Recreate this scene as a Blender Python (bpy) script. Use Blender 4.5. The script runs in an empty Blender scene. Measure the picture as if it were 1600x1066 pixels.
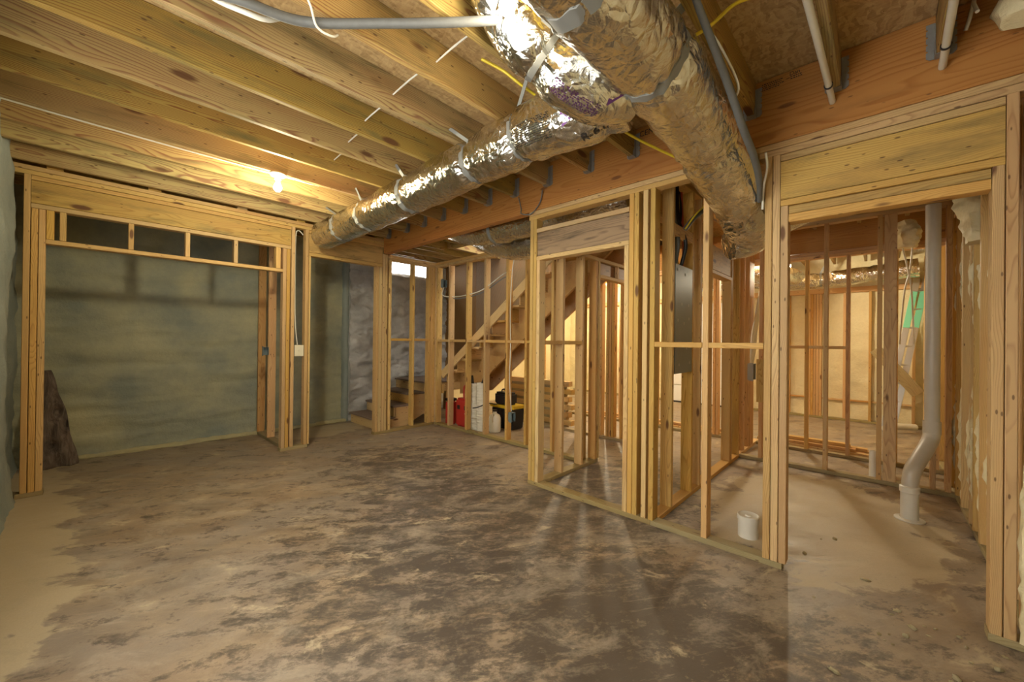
import bpy, bmesh, math, random
from mathutils import Vector, Matrix, Euler, noise
random.seed(7)
S = bpy.context.scene
COL = S.collection

# ------------------------------------------------------------------ camera
cd = bpy.data.cameras.new('camera'); cam = bpy.data.objects.new('camera', cd); COL.objects.link(cam)
cd.sensor_fit = 'HORIZONTAL'; cd.sensor_width = 36.0
FPX = 612.55
cd.lens = 36.0 * FPX / 1600.0
cd.shift_x = 0.0; cd.shift_y = (529.235 - 533.0) / 1600.0
cd.clip_start = 0.02; cd.clip_end = 200
Fv = Vector((0.72900456, 0.68449931, 0.00361306)); Rv = Vector((0.68443615, -0.72899391, 0.01072501)); Uv = Vector((-0.00997516, 0.00534568, 0.99993596))
cam.matrix_world = Matrix(((Rv.x, Uv.x, -Fv.x, 0), (Rv.y, Uv.y, -Fv.y, 0), (Rv.z, Uv.z, -Fv.z, 1.30105), (0, 0, 0, 1)))
S.camera = cam

# ------------------------------------------------------------------ world, colour management
w = bpy.data.worlds.new('world'); S.world = w; w.use_nodes = True
nt = w.node_tree; nt.nodes.clear()
bg = nt.nodes.new('ShaderNodeBackground'); wo = nt.nodes.new('ShaderNodeOutputWorld')
bg.inputs['Color'].default_value = (1.0, 0.98, 0.93, 1); bg.inputs['Strength'].default_value = 7.5
nt.links.new(bg.outputs[0], wo.inputs[0])
S.view_settings.view_transform = 'Standard'; S.view_settings.look = 'None'
S.view_settings.gamma = 1.0; S.view_settings.use_curve_mapping = False
S.view_settings.exposure = 0.55

# bare bulbs hung in the joists: the lamps that light the basement
BULBS = [  # x, y, z, watts, colour
    (1.02, 3.62, 2.535, 38, (1.0, 0.89, 0.60)),
    (1.03, 1.01, 2.535, 7.5, (1.0, 0.88, 0.66)),
    (6.90, 0.98, 2.42, 70, (1.0, 0.87, 0.63)),
    (5.30, 3.30, 2.45, 55, (1.0, 0.87, 0.63)),
    (7.60, 4.40, 2.45, 90, (1.0, 0.87, 0.63)),
]

# ------------------------------------------------------------------ node helpers
def newmat(name):
    m = bpy.data.materials.new(name); m.use_nodes = True
    n = m.node_tree.nodes; n.clear()
    o = n.new('ShaderNodeOutputMaterial'); b = n.new('ShaderNodeBsdfPrincipled')
    m.node_tree.links.new(b.outputs[0], o.inputs[0])
    return m, m.node_tree, b
def N(t, ty, **kw):
    n = t.nodes.new(ty)
    for k, v in kw.items():
        if k.startswith('i_'): n.inputs[k[2:]].default_value = v
        else: setattr(n, k, v)
    return n
def L(t, a, b): t.links.new(a, b)
def M(t, op, a, b=None, c=None):
    n = t.nodes.new('ShaderNodeMath'); n.operation = op
    for i, x in enumerate((a, b, c)):
        if x is None: continue
        if isinstance(x, (int, float)): n.inputs[i].default_value = x
        else: t.links.new(x, n.inputs[i])
    return n.outputs[0]
def VM(t, op, a, b=None):
    n = t.nodes.new('ShaderNodeVectorMath'); n.operation = op
    for i, x in enumerate((a, b)):
        if x is None: continue
        if isinstance(x, tuple): n.inputs[i].default_value = x
        else: t.links.new(x, n.inputs[i])
    return n.outputs[0]
def ramp(t, fac, stops, interp='LINEAR'):
    r = t.nodes.new('ShaderNodeValToRGB'); e = r.color_ramp.elements; r.color_ramp.interpolation = interp
    while len(e) < len(stops): e.new(0.5)
    for k, (p, c) in enumerate(stops):
        e[k].position = p; e[k].color = (c, c, c, 1) if isinstance(c, (int, float)) else tuple(c) + (1,)
    t.links.new(fac, r.inputs[0]); return r.outputs[0]
def mix(t, fac, a, b, mode='MIX'):
    n = t.nodes.new('ShaderNodeMix'); n.data_type = 'RGBA'; n.blend_type = mode
    for k, x in ((0, fac), (6, a), (7, b)):
        if isinstance(x, (int, float)): n.inputs[k].default_value = x
        elif isinstance(x, tuple): n.inputs[k].default_value = x + (1,) if len(x) == 3 else x
        else: t.links.new(x, n.inputs[k])
    return n.outputs[2]
def noi(t, vec, scale, detail=3, rough=0.5, dist=0.0):
    n = N(t, 'ShaderNodeTexNoise'); n.inputs['Scale'].default_value = scale; n.inputs['Detail'].default_value = detail
    n.inputs['Roughness'].default_value = rough; n.inputs['Distortion'].default_value = dist
    t.links.new(vec, n.inputs['Vector']); return n.outputs['Fac']
def bump(t, b, h, dist=0.01, strength=0.5):
    n = N(t, 'ShaderNodeBump'); n.inputs['Distance'].default_value = dist; n.inputs['Strength'].default_value = strength
    t.links.new(h, n.inputs['Height']); t.links.new(n.outputs[0], b.inputs['Normal'])

def wood(name, light, dark, stain=(0.16, 0.15, 0.07), stain_amt=0.25, ring=0.0062, knots=1.0, rough=0.62, contrast=1.0, kscale=(2.1, 7.0, 7.0), kr=0.07):
    m, t, b = newmat(name)
    tc = N(t, 'ShaderNodeTexCoord'); oi = N(t, 'ShaderNodeObjectInfo')
    rnd = oi.outputs['Random']
    off = N(t, 'ShaderNodeCombineXYZ')
    L(t, M(t, 'MULTIPLY', rnd, 37.0), off.inputs[0])
    L(t, M(t, 'MULTIPLY_ADD', M(t, 'FRACT', M(t, 'MULTIPLY', rnd, 17.3)), 0.30, -0.15), off.inputs[1])
    L(t, M(t, 'MULTIPLY_ADD', M(t, 'FRACT', M(t, 'MULTIPLY', rnd, 53.1)), 0.12, 0.02), off.inputs[2])
    p = VM(t, 'ADD', tc.outputs['Object'], off.outputs[0])
    pl = VM(t, 'MULTIPLY', p, (0.55, 3.0, 3.0))
    warp = noi(t, pl, 2.2, 2, 0.5)
    warp2 = noi(t, VM(t, 'MULTIPLY', p, (1.3, 5.0, 5.0)), 1.0, 2, 0.5)
    sp = N(t, 'ShaderNodeSeparateXYZ'); L(t, p, sp.inputs[0])
    r = M(t, 'SQRT', M(t, 'ADD', M(t, 'POWER', sp.outputs[1], 2.0), M(t, 'POWER', sp.outputs[2], 2.0)))
    r = M(t, 'ADD', r, M(t, 'ADD', M(t, 'MULTIPLY', warp, 0.10), M(t, 'MULTIPLY', warp2, 0.03)))
    s = M(t, 'FRACT', M(t, 'DIVIDE', r, ring))
    g = ramp(t, s, [(0.0, 0.0), (0.55, 0.18), (0.86, 1.0), (1.0, 0.0)])
    amp = noi(t, VM(t, 'MULTIPLY', p, (0.5, 6, 6)), 1.7, 2)
    g = M(t, 'MULTIPLY', g, M(t, 'MULTIPLY', amp, 1.25 * contrast))
    col = mix(t, g, light, dark)
    # tone differences between boards and along them
    hs = N(t, 'ShaderNodeHueSaturation'); L(t, col, hs.inputs['Color'])
    L(t, M(t, 'MULTIPLY_ADD', M(t, 'FRACT', M(t, 'MULTIPLY', rnd, 91.7)), 0.014, 0.494), hs.inputs['Hue'])
    L(t, M(t, 'MULTIPLY_ADD', M(t, 'FRACT', M(t, 'MULTIPLY', rnd, 29.9)), 0.30, 0.84), hs.inputs['Value'])
    L(t, M(t, 'MULTIPLY_ADD', M(t, 'FRACT', M(t, 'MULTIPLY', rnd, 7.7)), 0.25, 0.85), hs.inputs['Saturation'])
    col = hs.outputs[0]
    sn = ramp(t, noi(t, VM(t, 'MULTIPLY', p, (1.1, 7, 7)), 1.6, 5, 0.65), [(0.50, 0.0), (0.72, 1.0)])
    col = mix(t, M(t, 'MULTIPLY', sn, stain_amt), col, stain)
    warmer = ramp(t, noi(t, VM(t, 'MULTIPLY', p, (0.8, 5, 5)), 1.2, 2), [(0.5, 0.0), (0.75, 1.0)])
    col = mix(t, M(t, 'MULTIPLY', warmer, 0.35), col, (dark[0] * 1.25, dark[1] * 1.0, dark[2] * 0.9))
    if knots > 0:
        v = N(t, 'ShaderNodeTexVoronoi'); v.inputs['Scale'].default_value = 1.0; v.inputs['Randomness'].default_value = 1.0
        L(t, VM(t, 'MULTIPLY', p, kscale), v.inputs['Vector'])
        kn = ramp(t, v.outputs['Distance'], [(0.0, 1.0), (kr, 0.95), (kr * 1.6, 0.0)])
        col = mix(t, M(t, 'MULTIPLY', kn, 0.9 * knots), col, (0.10, 0.035, 0.015))
        v2 = N(t, 'ShaderNodeTexVoronoi'); v2.inputs['Scale'].default_value = 1.0
        L(t, VM(t, 'MULTIPLY', p, (9.0, 26.0, 26.0)), v2.inputs['Vector'])
        k2 = ramp(t, v2.outputs['Distance'], [(0.0, 1.0), (0.085, 0.9), (0.12, 0.0)])
        col = mix(t, M(t, 'MULTIPLY', k2, 0.8 * knots), col, (0.08, 0.035, 0.015))
    L(t, col, b.inputs['Base Color']); b.inputs['Roughness'].default_value = rough
    b.inputs['Specular IOR Level'].default_value = 0.3
    bump(t, b, M(t, 'ADD', g, M(t, 'MULTIPLY', warp2, 0.5)), 0.0015, 0.35)
    return m

MAT = {}
MAT['pine'] = wood('pine', (0.64, 0.41, 0.145), (0.38, 0.20, 0.058), stain_amt=0.2)
MAT['pine2'] = wood('pine_far', (0.62, 0.37, 0.135), (0.40, 0.18, 0.05), stain_amt=0.12)
MAT['joist'] = wood('pine_joist', (0.46, 0.325, 0.105), (0.25, 0.11, 0.04), stain=(0.09, 0.10, 0.045), stain_amt=0.75, ring=0.009, contrast=1.5, kscale=(1.9, 5.5, 5.5), kr=0.10)
MAT['treated'] = wood('treated_pine', (0.38, 0.29, 0.13), (0.20, 0.14, 0.06), stain_amt=0.3)
MAT['header'] = wood('header_pine', (0.56, 0.37, 0.14), (0.33, 0.18, 0.06), stain=(0.10, 0.095, 0.045), stain_amt=0.75, ring=0.009, kscale=(1.9, 5.5, 5.5), kr=0.09)
MAT['lvl'] = wood('laminated_veneer', (0.45, 0.235, 0.085), (0.30, 0.125, 0.04), stain=(0.22, 0.09, 0.03), stain_amt=0.35, ring=0.016, knots=0.8, rough=0.5)
MAT['header_dark'] = wood('mould_streaked_pine', (0.30, 0.20, 0.10), (0.14, 0.085, 0.045), stain=(0.045, 0.042, 0.03), stain_amt=0.95, ring=0.012)
MAT['sheath'] = wood('brown_sheathing', (0.25, 0.145, 0.062), (0.20, 0.115, 0.048), stain_amt=0.1, ring=0.05, knots=0)

def osb():
    m, t, b = newmat('strand_board')
    tc = N(t, 'ShaderNodeTexCoord'); p = tc.outputs['Object']
    v = N(t, 'ShaderNodeTexVoronoi'); v.inputs['Scale'].default_value = 1.0
    warp = N(t, 'ShaderNodeTexNoise'); warp.inputs['Scale'].default_value = 6; L(t, p, warp.inputs['Vector'])
    pp = VM(t, 'ADD', VM(t, 'MULTIPLY', p, (14, 60, 14)), VM(t, 'MULTIPLY', warp.outputs['Color'], (9, 9, 9)))
    L(t, pp, v.inputs['Vector'])
    hsv = ramp(t, v.outputs['Color'], [(0.2, (0.30, 0.18, 0.065)), (0.5, (0.50, 0.33, 0.14)), (0.8, (0.62, 0.44, 0.21))])
    v2 = noi(t, VM(t, 'MULTIPLY', p, (40, 12, 10)), 1.0, 4, 0.7, 1.0)
    col = mix(t, 0.5, hsv, ramp(t, v2, [(0.3, (0.28, 0.16, 0.06)), (0.7, (0.60, 0.43, 0.20))]))
    dk = ramp(t, noi(t, VM(t, 'MULTIPLY', p, (30, 90, 20)), 1.0, 2), [(0.66, 0.0), (0.74, 1.0)])
    col = mix(t, M(t, 'MULTIPLY', dk, 0.6), col, (0.14, 0.06, 0.02))
    L(t, col, b.inputs['Base Color']); b.inputs['Roughness'].default_value = 0.6
    bump(t, b, v2, 0.002, 0.4); return m
MAT['osb'] = osb()

def simple(name, col, rough=0.5, metal=0.0, bs=None, bd=0.002, bstr=0.4, emis=None, spec=0.5, var=0.0):
    m, t, b = newmat(name)
    b.inputs['Base Color'].default_value = col + (1,); b.inputs['Roughness'].default_value = rough
    b.inputs['Metallic'].default_value = metal; b.inputs['Specular IOR Level'].default_value = spec
    tc = N(t, 'ShaderNodeTexCoord')
    if var:
        n = noi(t, tc.outputs['Object'], bs or 8, 4, 0.6)
        L(t, mix(t, n, tuple(c * (1 - var) for c in col), tuple(min(1, c * (1 + var)) for c in col)), b.inputs['Base Color'])
    if bs: bump(t, b, noi(t, tc.outputs['Object'], bs, 4, 0.6), bd, bstr)
    if emis:
        b.inputs['Emission Color'].default_value = emis[0] + (1,); b.inputs['Emission Strength'].default_value = emis[1]
    return m
MAT['galv'] = simple('galvanised_steel', (0.30, 0.30, 0.28), 0.45, 0.5, 30, 0.001, 0.2, var=0.25)
MAT['strap'] = simple('grey_strap', (0.22, 0.22, 0.20), 0.5, 0.1, 60, 0.001, 0.2)
MAT['lineset'] = simple('grey_pipe_insulation', (0.125, 0.125, 0.115), 0.6, 0, 25, 0.004, 0.5, var=0.2)
MAT['white_cable'] = simple('white_cable', (0.72, 0.70, 0.60), 0.45)
MAT['yellow_cable'] = simple('yellow_cable', (0.72, 0.55, 0.03), 0.4)
MAT['black_cable'] = simple('black_cable', (0.012, 0.012, 0.013), 0.4)
MAT['red_cable'] = simple('red_cable', (0.55, 0.10, 0.05), 0.4)
MAT['grey_cable'] = simple('grey_cable', (0.12, 0.13, 0.13), 0.5)
MAT['pvc'] = simple('white_pvc', (0.66, 0.62, 0.52), 0.35, 0, 12, 0.001, 0.1, var=0.08)
MAT['pipe_grey'] = simple('dusty_pvc', (0.50, 0.44, 0.34), 0.4, 0, 12, 0.001, 0.1, var=0.1)
MAT['box_blue'] = simple('blue_grey_plastic', (0.16, 0.21, 0.22), 0.5)
MAT['box_grey'] = simple('grey_plastic', (0.32, 0.35, 0.34), 0.5)
MAT['ivory'] = simple('ivory_plastic', (0.75, 0.70, 0.52), 0.35)
MAT['panelmetal'] = simple('painted_grey_steel', (0.13, 0.15, 0.14), 0.4, 0.0, 6, 0.001, 0.2, var=0.15)
MAT['black'] = simple('black_plastic', (0.014, 0.014, 0.015), 0.4)
MAT['yellow'] = simple('yellow_plastic', (0.62, 0.42, 0.02), 0.4)
MAT['red'] = simple('red_plastic', (0.48, 0.035, 0.025), 0.35)
MAT['white'] = simple('white_plastic', (0.74, 0.70, 0.58), 0.4)
MAT['whitepaint'] = simple('white_paint', (0.85, 0.85, 0.83), 0.6, 0, 20, 0.001, 0.1)
MAT['creampaint'] = simple('cream_board', (0.72, 0.60, 0.36), 0.7, 0, 9, 0.006, 0.4)
MAT['ink'] = simple('black_ink', (0.02, 0.015, 0.012), 0.6)
MAT['purple'] = simple('purple_ink', (0.10, 0.03, 0.12), 0.3, 0.5)
MAT['alu'] = simple('aluminium', (0.60, 0.60, 0.56), 0.32, 0.85, 20, 0.001, 0.1)
MAT['green'] = simple('green_reflection', (0.22, 0.66, 0.42), 0.35)  # green reflection on the aluminium ladder rails, put into their colour
MAT['bulb'] = simple('lit_bulb', (1, 1, 1), 0.4, emis=((1.0, 0.90, 0.68), 90.0))
MAT['porcelain'] = simple('white_porcelain', (0.85, 0.84, 0.78), 0.25)
MAT['tread'] = simple('dusty_tread', (0.20, 0.14, 0.10), 0.7, 0, 10, 0.002, 0.4, var=0.35)

def foil():
    m, t, b = newmat('duct_foil')
    tc = N(t, 'ShaderNodeTexCoord'); p = tc.outputs['Object']
    n1 = noi(t, p, 9, 3, 0.55, 1.6)
    v = N(t, 'ShaderNodeTexVoronoi'); v.feature = 'DISTANCE_TO_EDGE'; v.inputs['Scale'].default_value = 17
    nn = N(t, 'ShaderNodeTexNoise'); nn.inputs['Scale'].default_value = 7; L(t, p, nn.inputs['Vector'])
    L(t, VM(t, 'ADD', p, VM(t, 'MULTIPLY', nn.outputs['Color'], (0.12, 0.12, 0.12))), v.inputs['Vector'])
    n2 = noi(t, p, 70, 2, 0.5)
    st = noi(t, VM(t, 'MULTIPLY', VM(t, 'ADD', p, VM(t, 'MULTIPLY', nn.outputs['Color'], (0.10, 0.10, 0.10))), (70, 70, 16)), 1.0, 5, 0.7)
    h = M(t, 'ADD', M(t, 'MULTIPLY', n1, 0.70), M(t, 'ADD', M(t, 'MULTIPLY', v.outputs['Distance'], 0.75), M(t, 'ADD', M(t, 'MULTIPLY', n2, 0.015), M(t, 'MULTIPLY', st, 0.10))))
    b.inputs['Metallic'].default_value = 1.0
    L(t, mix(t, n1, (0.55, 0.545, 0.50), (0.84, 0.83, 0.79)), b.inputs['Base Color'])
    L(t, ramp(t, noi(t, p, 5, 3), [(0.3, 0.10), (0.7, 0.20)]), b.inputs['Roughness'])
    bump(t, b, h, 0.019, 0.65); return m
MAT['foil'] = foil()

def foam(name, base, tint, amt, big=3.0, fine=45, bstr=0.6):
    m, t, b = newmat(name)
    tc = N(t, 'ShaderNodeTexCoord'); p = tc.outputs['Object']
    n = noi(t, p, big, 5, 0.6); f = noi(t, p, fine, 4, 0.65)
    col = mix(t, ramp(t, n, [(0.35, 0.0), (0.7, 1.0)]), base, tint)
    col = mix(t, M(t, 'MULTIPLY', f, amt), col, tuple(c * 0.5 for c in base))
    L(t, col, b.inputs['Base Color']); b.inputs['Roughness'].default_value = 0.65; b.inputs['Specular IOR Level'].default_value = 0.35
    bump(t, b, M(t, 'ADD', f, M(t, 'MULTIPLY', noi(t, p, fine * 0.3, 3), 1.5)), 0.008, bstr)
    return m
MAT['foam_grey'] = foam('grey_painted_foam', (0.25, 0.275, 0.23), (0.50, 0.47, 0.29), 0.25, 1.6)
MAT['foam_bright'] = foam('daylight_brightened_foam', (0.36, 0.35, 0.33), (0.56, 0.55, 0.52), 0.25, 3)  # grey foam with base colour raised to stand in for stair daylight
MAT['foam_side'] = foam('pale_grey_foam', (0.30, 0.33, 0.29), (0.22, 0.26, 0.24), 0.25, 3)
MAT['foam_skirt'] = foam('yellowish_foam_bead', (0.50, 0.44, 0.24), (0.40, 0.36, 0.22), 0.3, 4)
MAT['foam_cream'] = foam('cream_spray_foam', (0.86, 0.76, 0.47), (0.78, 0.66, 0.38), 0.35, 2.2, 30, 0.9)

def concrete():
    m, t, b = newmat('stained_concrete')
    tc = N(t, 'ShaderNodeTexCoord'); p = tc.outputs['Object']
    # streaks run across the room, as swept mud and water left them
    rot = N(t, 'ShaderNodeMapping'); rot.inputs['Rotation'].default_value = (0, 0, 0.62); L(t, p, rot.inputs['Vector'])
    q = VM(t, 'MULTIPLY', rot.outputs[0], (1.0, 1.7, 1.0))
    big = noi(t, q, 0.75, 6, 0.6, 0.6); mid = noi(t, q, 3.2, 8, 0.68, 0.5); fine = noi(t, q, 16, 8, 0.7); grit = noi(t, p, 120, 3, 0.6)
    base = mix(t, ramp(t, mid, [(0.35, 0.0), (0.65, 1.0)]), (0.205, 0.148, 0.092), (0.42, 0.315, 0.195))
    pink = ramp(t, noi(t, q, 1.3, 4, 0.6), [(0.45, 0.0), (0.65, 1.0)])
    base = mix(t, M(t, 'MULTIPLY', pink, 0.4), base, (0.36, 0.235, 0.145))
    grey = ramp(t, big, [(0.44, 0.0), (0.60, 1.0)])
    base = mix(t, M(t, 'MULTIPLY', grey, 0.5), base, (0.30, 0.26, 0.215))
    sp = N(t, 'ShaderNodeSeparateXYZ'); L(t, p, sp.inputs[0])
    # the damp black mould-like patches lie in the middle of the near room
    def blob(cx, cy, rx, ry):
        dx = M(t, 'DIVIDE', M(t, 'SUBTRACT', sp.outputs[0], cx), rx); dy = M(t, 'DIVIDE', M(t, 'SUBTRACT', sp.outputs[1], cy), ry)
        d = M(t, 'ADD', M(t, 'MULTIPLY', dx, dx), M(t, 'MULTIPLY', dy, dy))
        return M(t, 'MAXIMUM', M(t, 'SUBTRACT', 1.0, d), 0.0)
    msk = M(t, 'ADD', blob(1.5, 1.7, 1.3, 1.6), M(t, 'ADD', blob(2.2, 3.4, 0.8, 1.3), M(t, 'ADD', blob(1.8, 0.5, 0.8, 0.9), blob(3.2, 1.7, 1.2, 0.9))))
    dk = M(t, 'ADD', M(t, 'MULTIPLY', noi(t, q, 5.2, 10, 0.72, 0.35), 0.72), M(t, 'MULTIPLY', noi(t, q, 30, 6, 0.75), 0.28))
    dk = M(t, 'ADD', dk, M(t, 'MULTIPLY', M(t, 'SUBTRACT', msk, 0.45), 0.115))
    dkm = ramp(t, dk, [(0.475, 0.0), (0.515, 0.6), (0.58, 1.0)])
    base = mix(t, M(t, 'MULTIPLY', dkm, 0.88), base, (0.062, 0.050, 0.038))
    dust = M(t, 'ADD', M(t, 'MULTIPLY', noi(t, VM(t, 'ADD', q, (7.3, 2.1, 0)), 2.6, 9, 0.72, 0.6), 0.8), M(t, 'MULTIPLY', noi(t, q, 40, 5, 0.7), 0.2))
    dsm = ramp(t, dust, [(0.50, 0.0), (0.58, 0.6), (0.68, 1.0)])
    base = mix(t, M(t, 'MULTIPLY', dsm, 0.6), base, (0.47, 0.39, 0.28))
    # pale trowelled patches: along the walls and over the filled plumbing trench
    pal = M(t, 'ADD', blob(3.75, 0.35, 1.25, 0.85), M(t, 'ADD', blob(-0.42, 3.9, 0.42, 3.0), blob(2.2, 5.7, 0.7, 0.45)))
    pal = M(t, 'ADD', M(t, 'MULTIPLY', pal, 0.55), M(t, 'MULTIPLY', M(t, 'SUBTRACT', mid, 0.5), 1.3))
    pm = ramp(t, pal, [(0.14, 0.0), (0.22, 1.0)])
    base = mix(t, M(t, 'MULTIPLY', pm, 0.85), base, (0.53, 0.43, 0.27))
    sc = ramp(t, noi(t, VM(t, 'MULTIPLY', q, (1, 6, 1)), 2.4, 6, 0.7), [(0.60, 0.0), (0.66, 1.0)])
    base = mix(t, M(t, 'MULTIPLY', sc, 0.30), base, (0.50, 0.40, 0.29))
    base = mix(t, M(t, 'MULTIPLY', grit, 0.3), base, (0.12, 0.09, 0.07))
    L(t, base, b.inputs['Base Color'])
    L(t, ramp(t, mid, [(0.3, 0.34), (0.7, 0.62)]), b.inputs['Roughness'])
    b.inputs['Specular IOR Level'].default_value = 0.45
    bump(t, b, M(t, 'ADD', fine, M(t, 'MULTIPLY', grit, 0.25)), 0.004, 0.45); return m
MAT['floor'] = concrete()

def driftwood():
    m, t, b = newmat('weathered_driftwood')
    tc = N(t, 'ShaderNodeTexCoord'); p = tc.outputs['Object']
    n = noi(t, VM(t, 'MULTIPLY', p, (14, 14, 2.2)), 1.5, 6, 0.7, 0.6)
    L(t, ramp(t, n, [(0.3, (0.035, 0.025, 0.02)), (0.5, (0.13, 0.095, 0.075)), (0.7, (0.24, 0.19, 0.15))]), b.inputs['Base Color'])
    b.inputs['Roughness'].default_value = 0.85; bump(t, b, n, 0.02, 0.9); return m
MAT['drift'] = driftwood()

# ------------------------------------------------------------------ object helpers
def link(name, me, mat, parent=None, **props):
    o = bpy.data.objects.new(name, me); COL.objects.link(o)
    if mat is not None and not me.materials: me.materials.append(MAT[mat] if isinstance(mat, str) else mat)
    if parent is not None: o.parent = parent
    for k, v in props.items(): o[k] = v
    return o
def thing(name, label, cat, loc=(0, 0, 0), group=None):
    o = bpy.data.objects.new(name, None); COL.objects.link(o); o.location = loc; o.empty_display_size = 0.1
    o['label'] = label; o['category'] = cat
    if group: o['group'] = group
    return o
def tag(o, label, cat, group=None):
    o['label'] = label; o['category'] = cat
    if group: o['group'] = group
    return o
def struct(name):
    o = bpy.data.objects.new(name, None); COL.objects.link(o); o['kind'] = 'structure'; o.empty_display_size = 0.1; return o
def finish(bm, name, smooth=False, ang=None):
    bmesh.ops.recalc_face_normals(bm, faces=bm.faces)
    me = bpy.data.meshes.new(name); bm.to_mesh(me); bm.free()
    if smooth:
        me.polygons.foreach_set('use_smooth', [True] * len(me.polygons))
        if ang: me.set_sharp_from_angle(angle=ang)
    return me
def to_local(o, parent, p):   # place child o at world point p under an unrotated parent
    o.location = Vector(p) - (parent.location if parent is not None and parent.parent is None else Vector((0, 0, 0)))

_cache = {}
def board_mesh(l, a, b, mat, ch=0.003):
    """a sawn board: long axis local X, section a (Y) by b (Z), eased corners"""
    key = (round(l, 3), round(a, 3), round(b, 3), mat, ch)
    if key in _cache: return _cache[key]
    bm = bmesh.new(); c = min(ch, a * 0.3, b * 0.3); hy, hz = a / 2, b / 2
    sec = [(hy - c, -hz), (hy, -hz + c), (hy, hz - c), (hy - c, hz), (-hy + c, hz), (-hy, hz - c), (-hy, -hz + c), (-hy + c, -hz)]
    r0 = [bm.verts.new((-l / 2, y, z)) for y, z in sec]; r1 = [bm.verts.new((l / 2, y, z)) for y, z in sec]
    for i in range(8): bm.faces.new((r0[i], r0[(i + 1) % 8], r1[(i + 1) % 8], r1[i]))
    bm.faces.new(r0[::-1]); bm.faces.new(r1)
    me = finish(bm, 'board'); me.materials.append(MAT[mat]); _cache[key] = me; return me
def board(name, mn, mx, mat='pine', parent=None, **props):
    """axis aligned board between two world corners; grain follows its longest side"""
    mn = Vector(mn); mx = Vector(mx); d = mx - mn; c = (mn + mx) / 2
    ax = max(range(3), key=lambda i: d[i])
    for i in range(3):
        if i != ax: d[i] -= 0.0022      # hairline joints between neighbouring boards
    if ax == 0: me = board_mesh(d.x, d.y, d.z, mat); R = Euler((0, 0, 0))
    elif ax == 1: me = board_mesh(d.y, d.x, d.z, mat); R = Euler((0, 0, math.pi / 2))
    else: me = board_mesh(d.z, d.y, d.x, mat); R = Euler((0, math.pi / 2, 0))
    o = bpy.data.objects.new(name, me); COL.objects.link(o); o.rotation_euler = R
    if parent is not None: o.parent = parent
    base = Vector((0, 0, 0)); q = parent
    while q is not None: base += q.location; q = q.parent
    o.location = c - base
    for k, v in props.items(): o[k] = v
    return o
def beam_between(name, p, q, a, b, mat, parent=None, up=Vector((0, 0, 1)), **props):
    """board from p to q; a = width sideways, b = width in the up direction"""
    p = Vector(p); q = Vector(q); x = (q - p).normalized(); y = up.cross(x).normalized(); z = x.cross(y)
    me = board_mesh((q - p).length, a, b, mat)
    o = bpy.data.objects.new(name, me); COL.objects.link(o)
    mw = Matrix(((x.x, y.x, z.x, 0), (x.y, y.y, z.y, 0), (x.z, y.z, z.z, 0), (0, 0, 0, 1)))
    o.rotation_euler = mw.to_euler()
    if parent is not None: o.parent = parent
    base = Vector((0, 0, 0)); k = parent
    while k is not None: base += k.location; k = k.parent
    o.location = (p + q) / 2 - base
    for kk, v in props.items(): o[kk] = v
    return o
def cr(P, t):
    n = len(P) - 1; i = min(int(t), n - 1); f = t - i
    p0 = P[max(i - 1, 0)]; p1 = P[i]; p2 = P[i + 1]; p3 = P[min(i + 2, n)]
    return 0.5 * ((2 * p1) + (p2 - p0) * f + (2 * p0 - 5 * p1 + 4 * p2 - p3) * f * f + (3 * p1 - p0 - 3 * p2 + p3) * f ** 3)
class Tube:
    """swept tube with parallel-transported frames; radius may follow the path and a wrinkle function"""
    def __init__(s, pts, rad, n=12, k=10, wr=None):
        P = [Vector(p) for p in pts]; R = rad if isinstance(rad, (list, tuple)) else [rad] * len(P)
        m = (len(P) - 1) * k; s.C = []; s.r = []
        for j in range(m + 1):
            t = j / k; s.C.append(cr(P, t)); i = min(int(t), len(P) - 2); s.r.append(R[i] + (R[i + 1] - R[i]) * (t - i))
        s.T = [(s.C[min(j + 1, m)] - s.C[max(j - 1, 0)]).normalized() for j in range(m + 1)]
        u = Vector((0, 0, 1)) if abs(s.T[0].z) < 0.9 else Vector((1, 0, 0))
        s.X = []
        for j in range(m + 1):
            u = (u - s.T[j] * u.dot(s.T[j])).normalized(); s.X.append(u.copy())
        s.Y = [s.T[j].cross(s.X[j]) for j in range(m + 1)]
        s.n = n; s.wr = wr; s.len = [0]
        for j in range(m): s.len.append(s.len[-1] + (s.C[j + 1] - s.C[j]).length)
    def pt(s, jf, th, extra=0.0):
        j = max(0, min(int(jf), len(s.C) - 2)); f = jf - j
        c = s.C[j].lerp(s.C[j + 1], f); X = s.X[j].lerp(s.X[j + 1], f).normalized(); Y = s.Y[j].lerp(s.Y[j + 1], f).normalized()
        r = s.r[j] + (s.r[j + 1] - s.r[j]) * f
        l = s.len[j] + (s.len[j + 1] - s.len[j]) * f
        if s.wr: r += s.wr(l, th, r)
        return c + (X * math.cos(th) + Y * math.sin(th)) * (r + extra)
    def mesh(s, name, sub=1, closed=True):
        bm = bmesh.new(); rings = []; m = (len(s.C) - 1) * sub
        for j in range(m + 1):
            rings.append([bm.verts.new(s.pt(j / sub, 2 * math.pi * i / s.n)) for i in range(s.n)])
        for a, b in zip(rings, rings[1:]):
            for i in range(s.n): bm.faces.new((a[i], a[(i + 1) % s.n], b[(i + 1) % s.n], b[i]))
        if closed: bm.faces.new(rings[0][::-1]); bm.faces.new(rings[-1])
        return finish(bm, name, True, math.radians(50))
def cable(name, pts, r, mat, parent=None, n=8, k=6, **props):
    return link(name, Tube(pts, r, n, k).mesh(name), mat, parent, **props)
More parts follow.
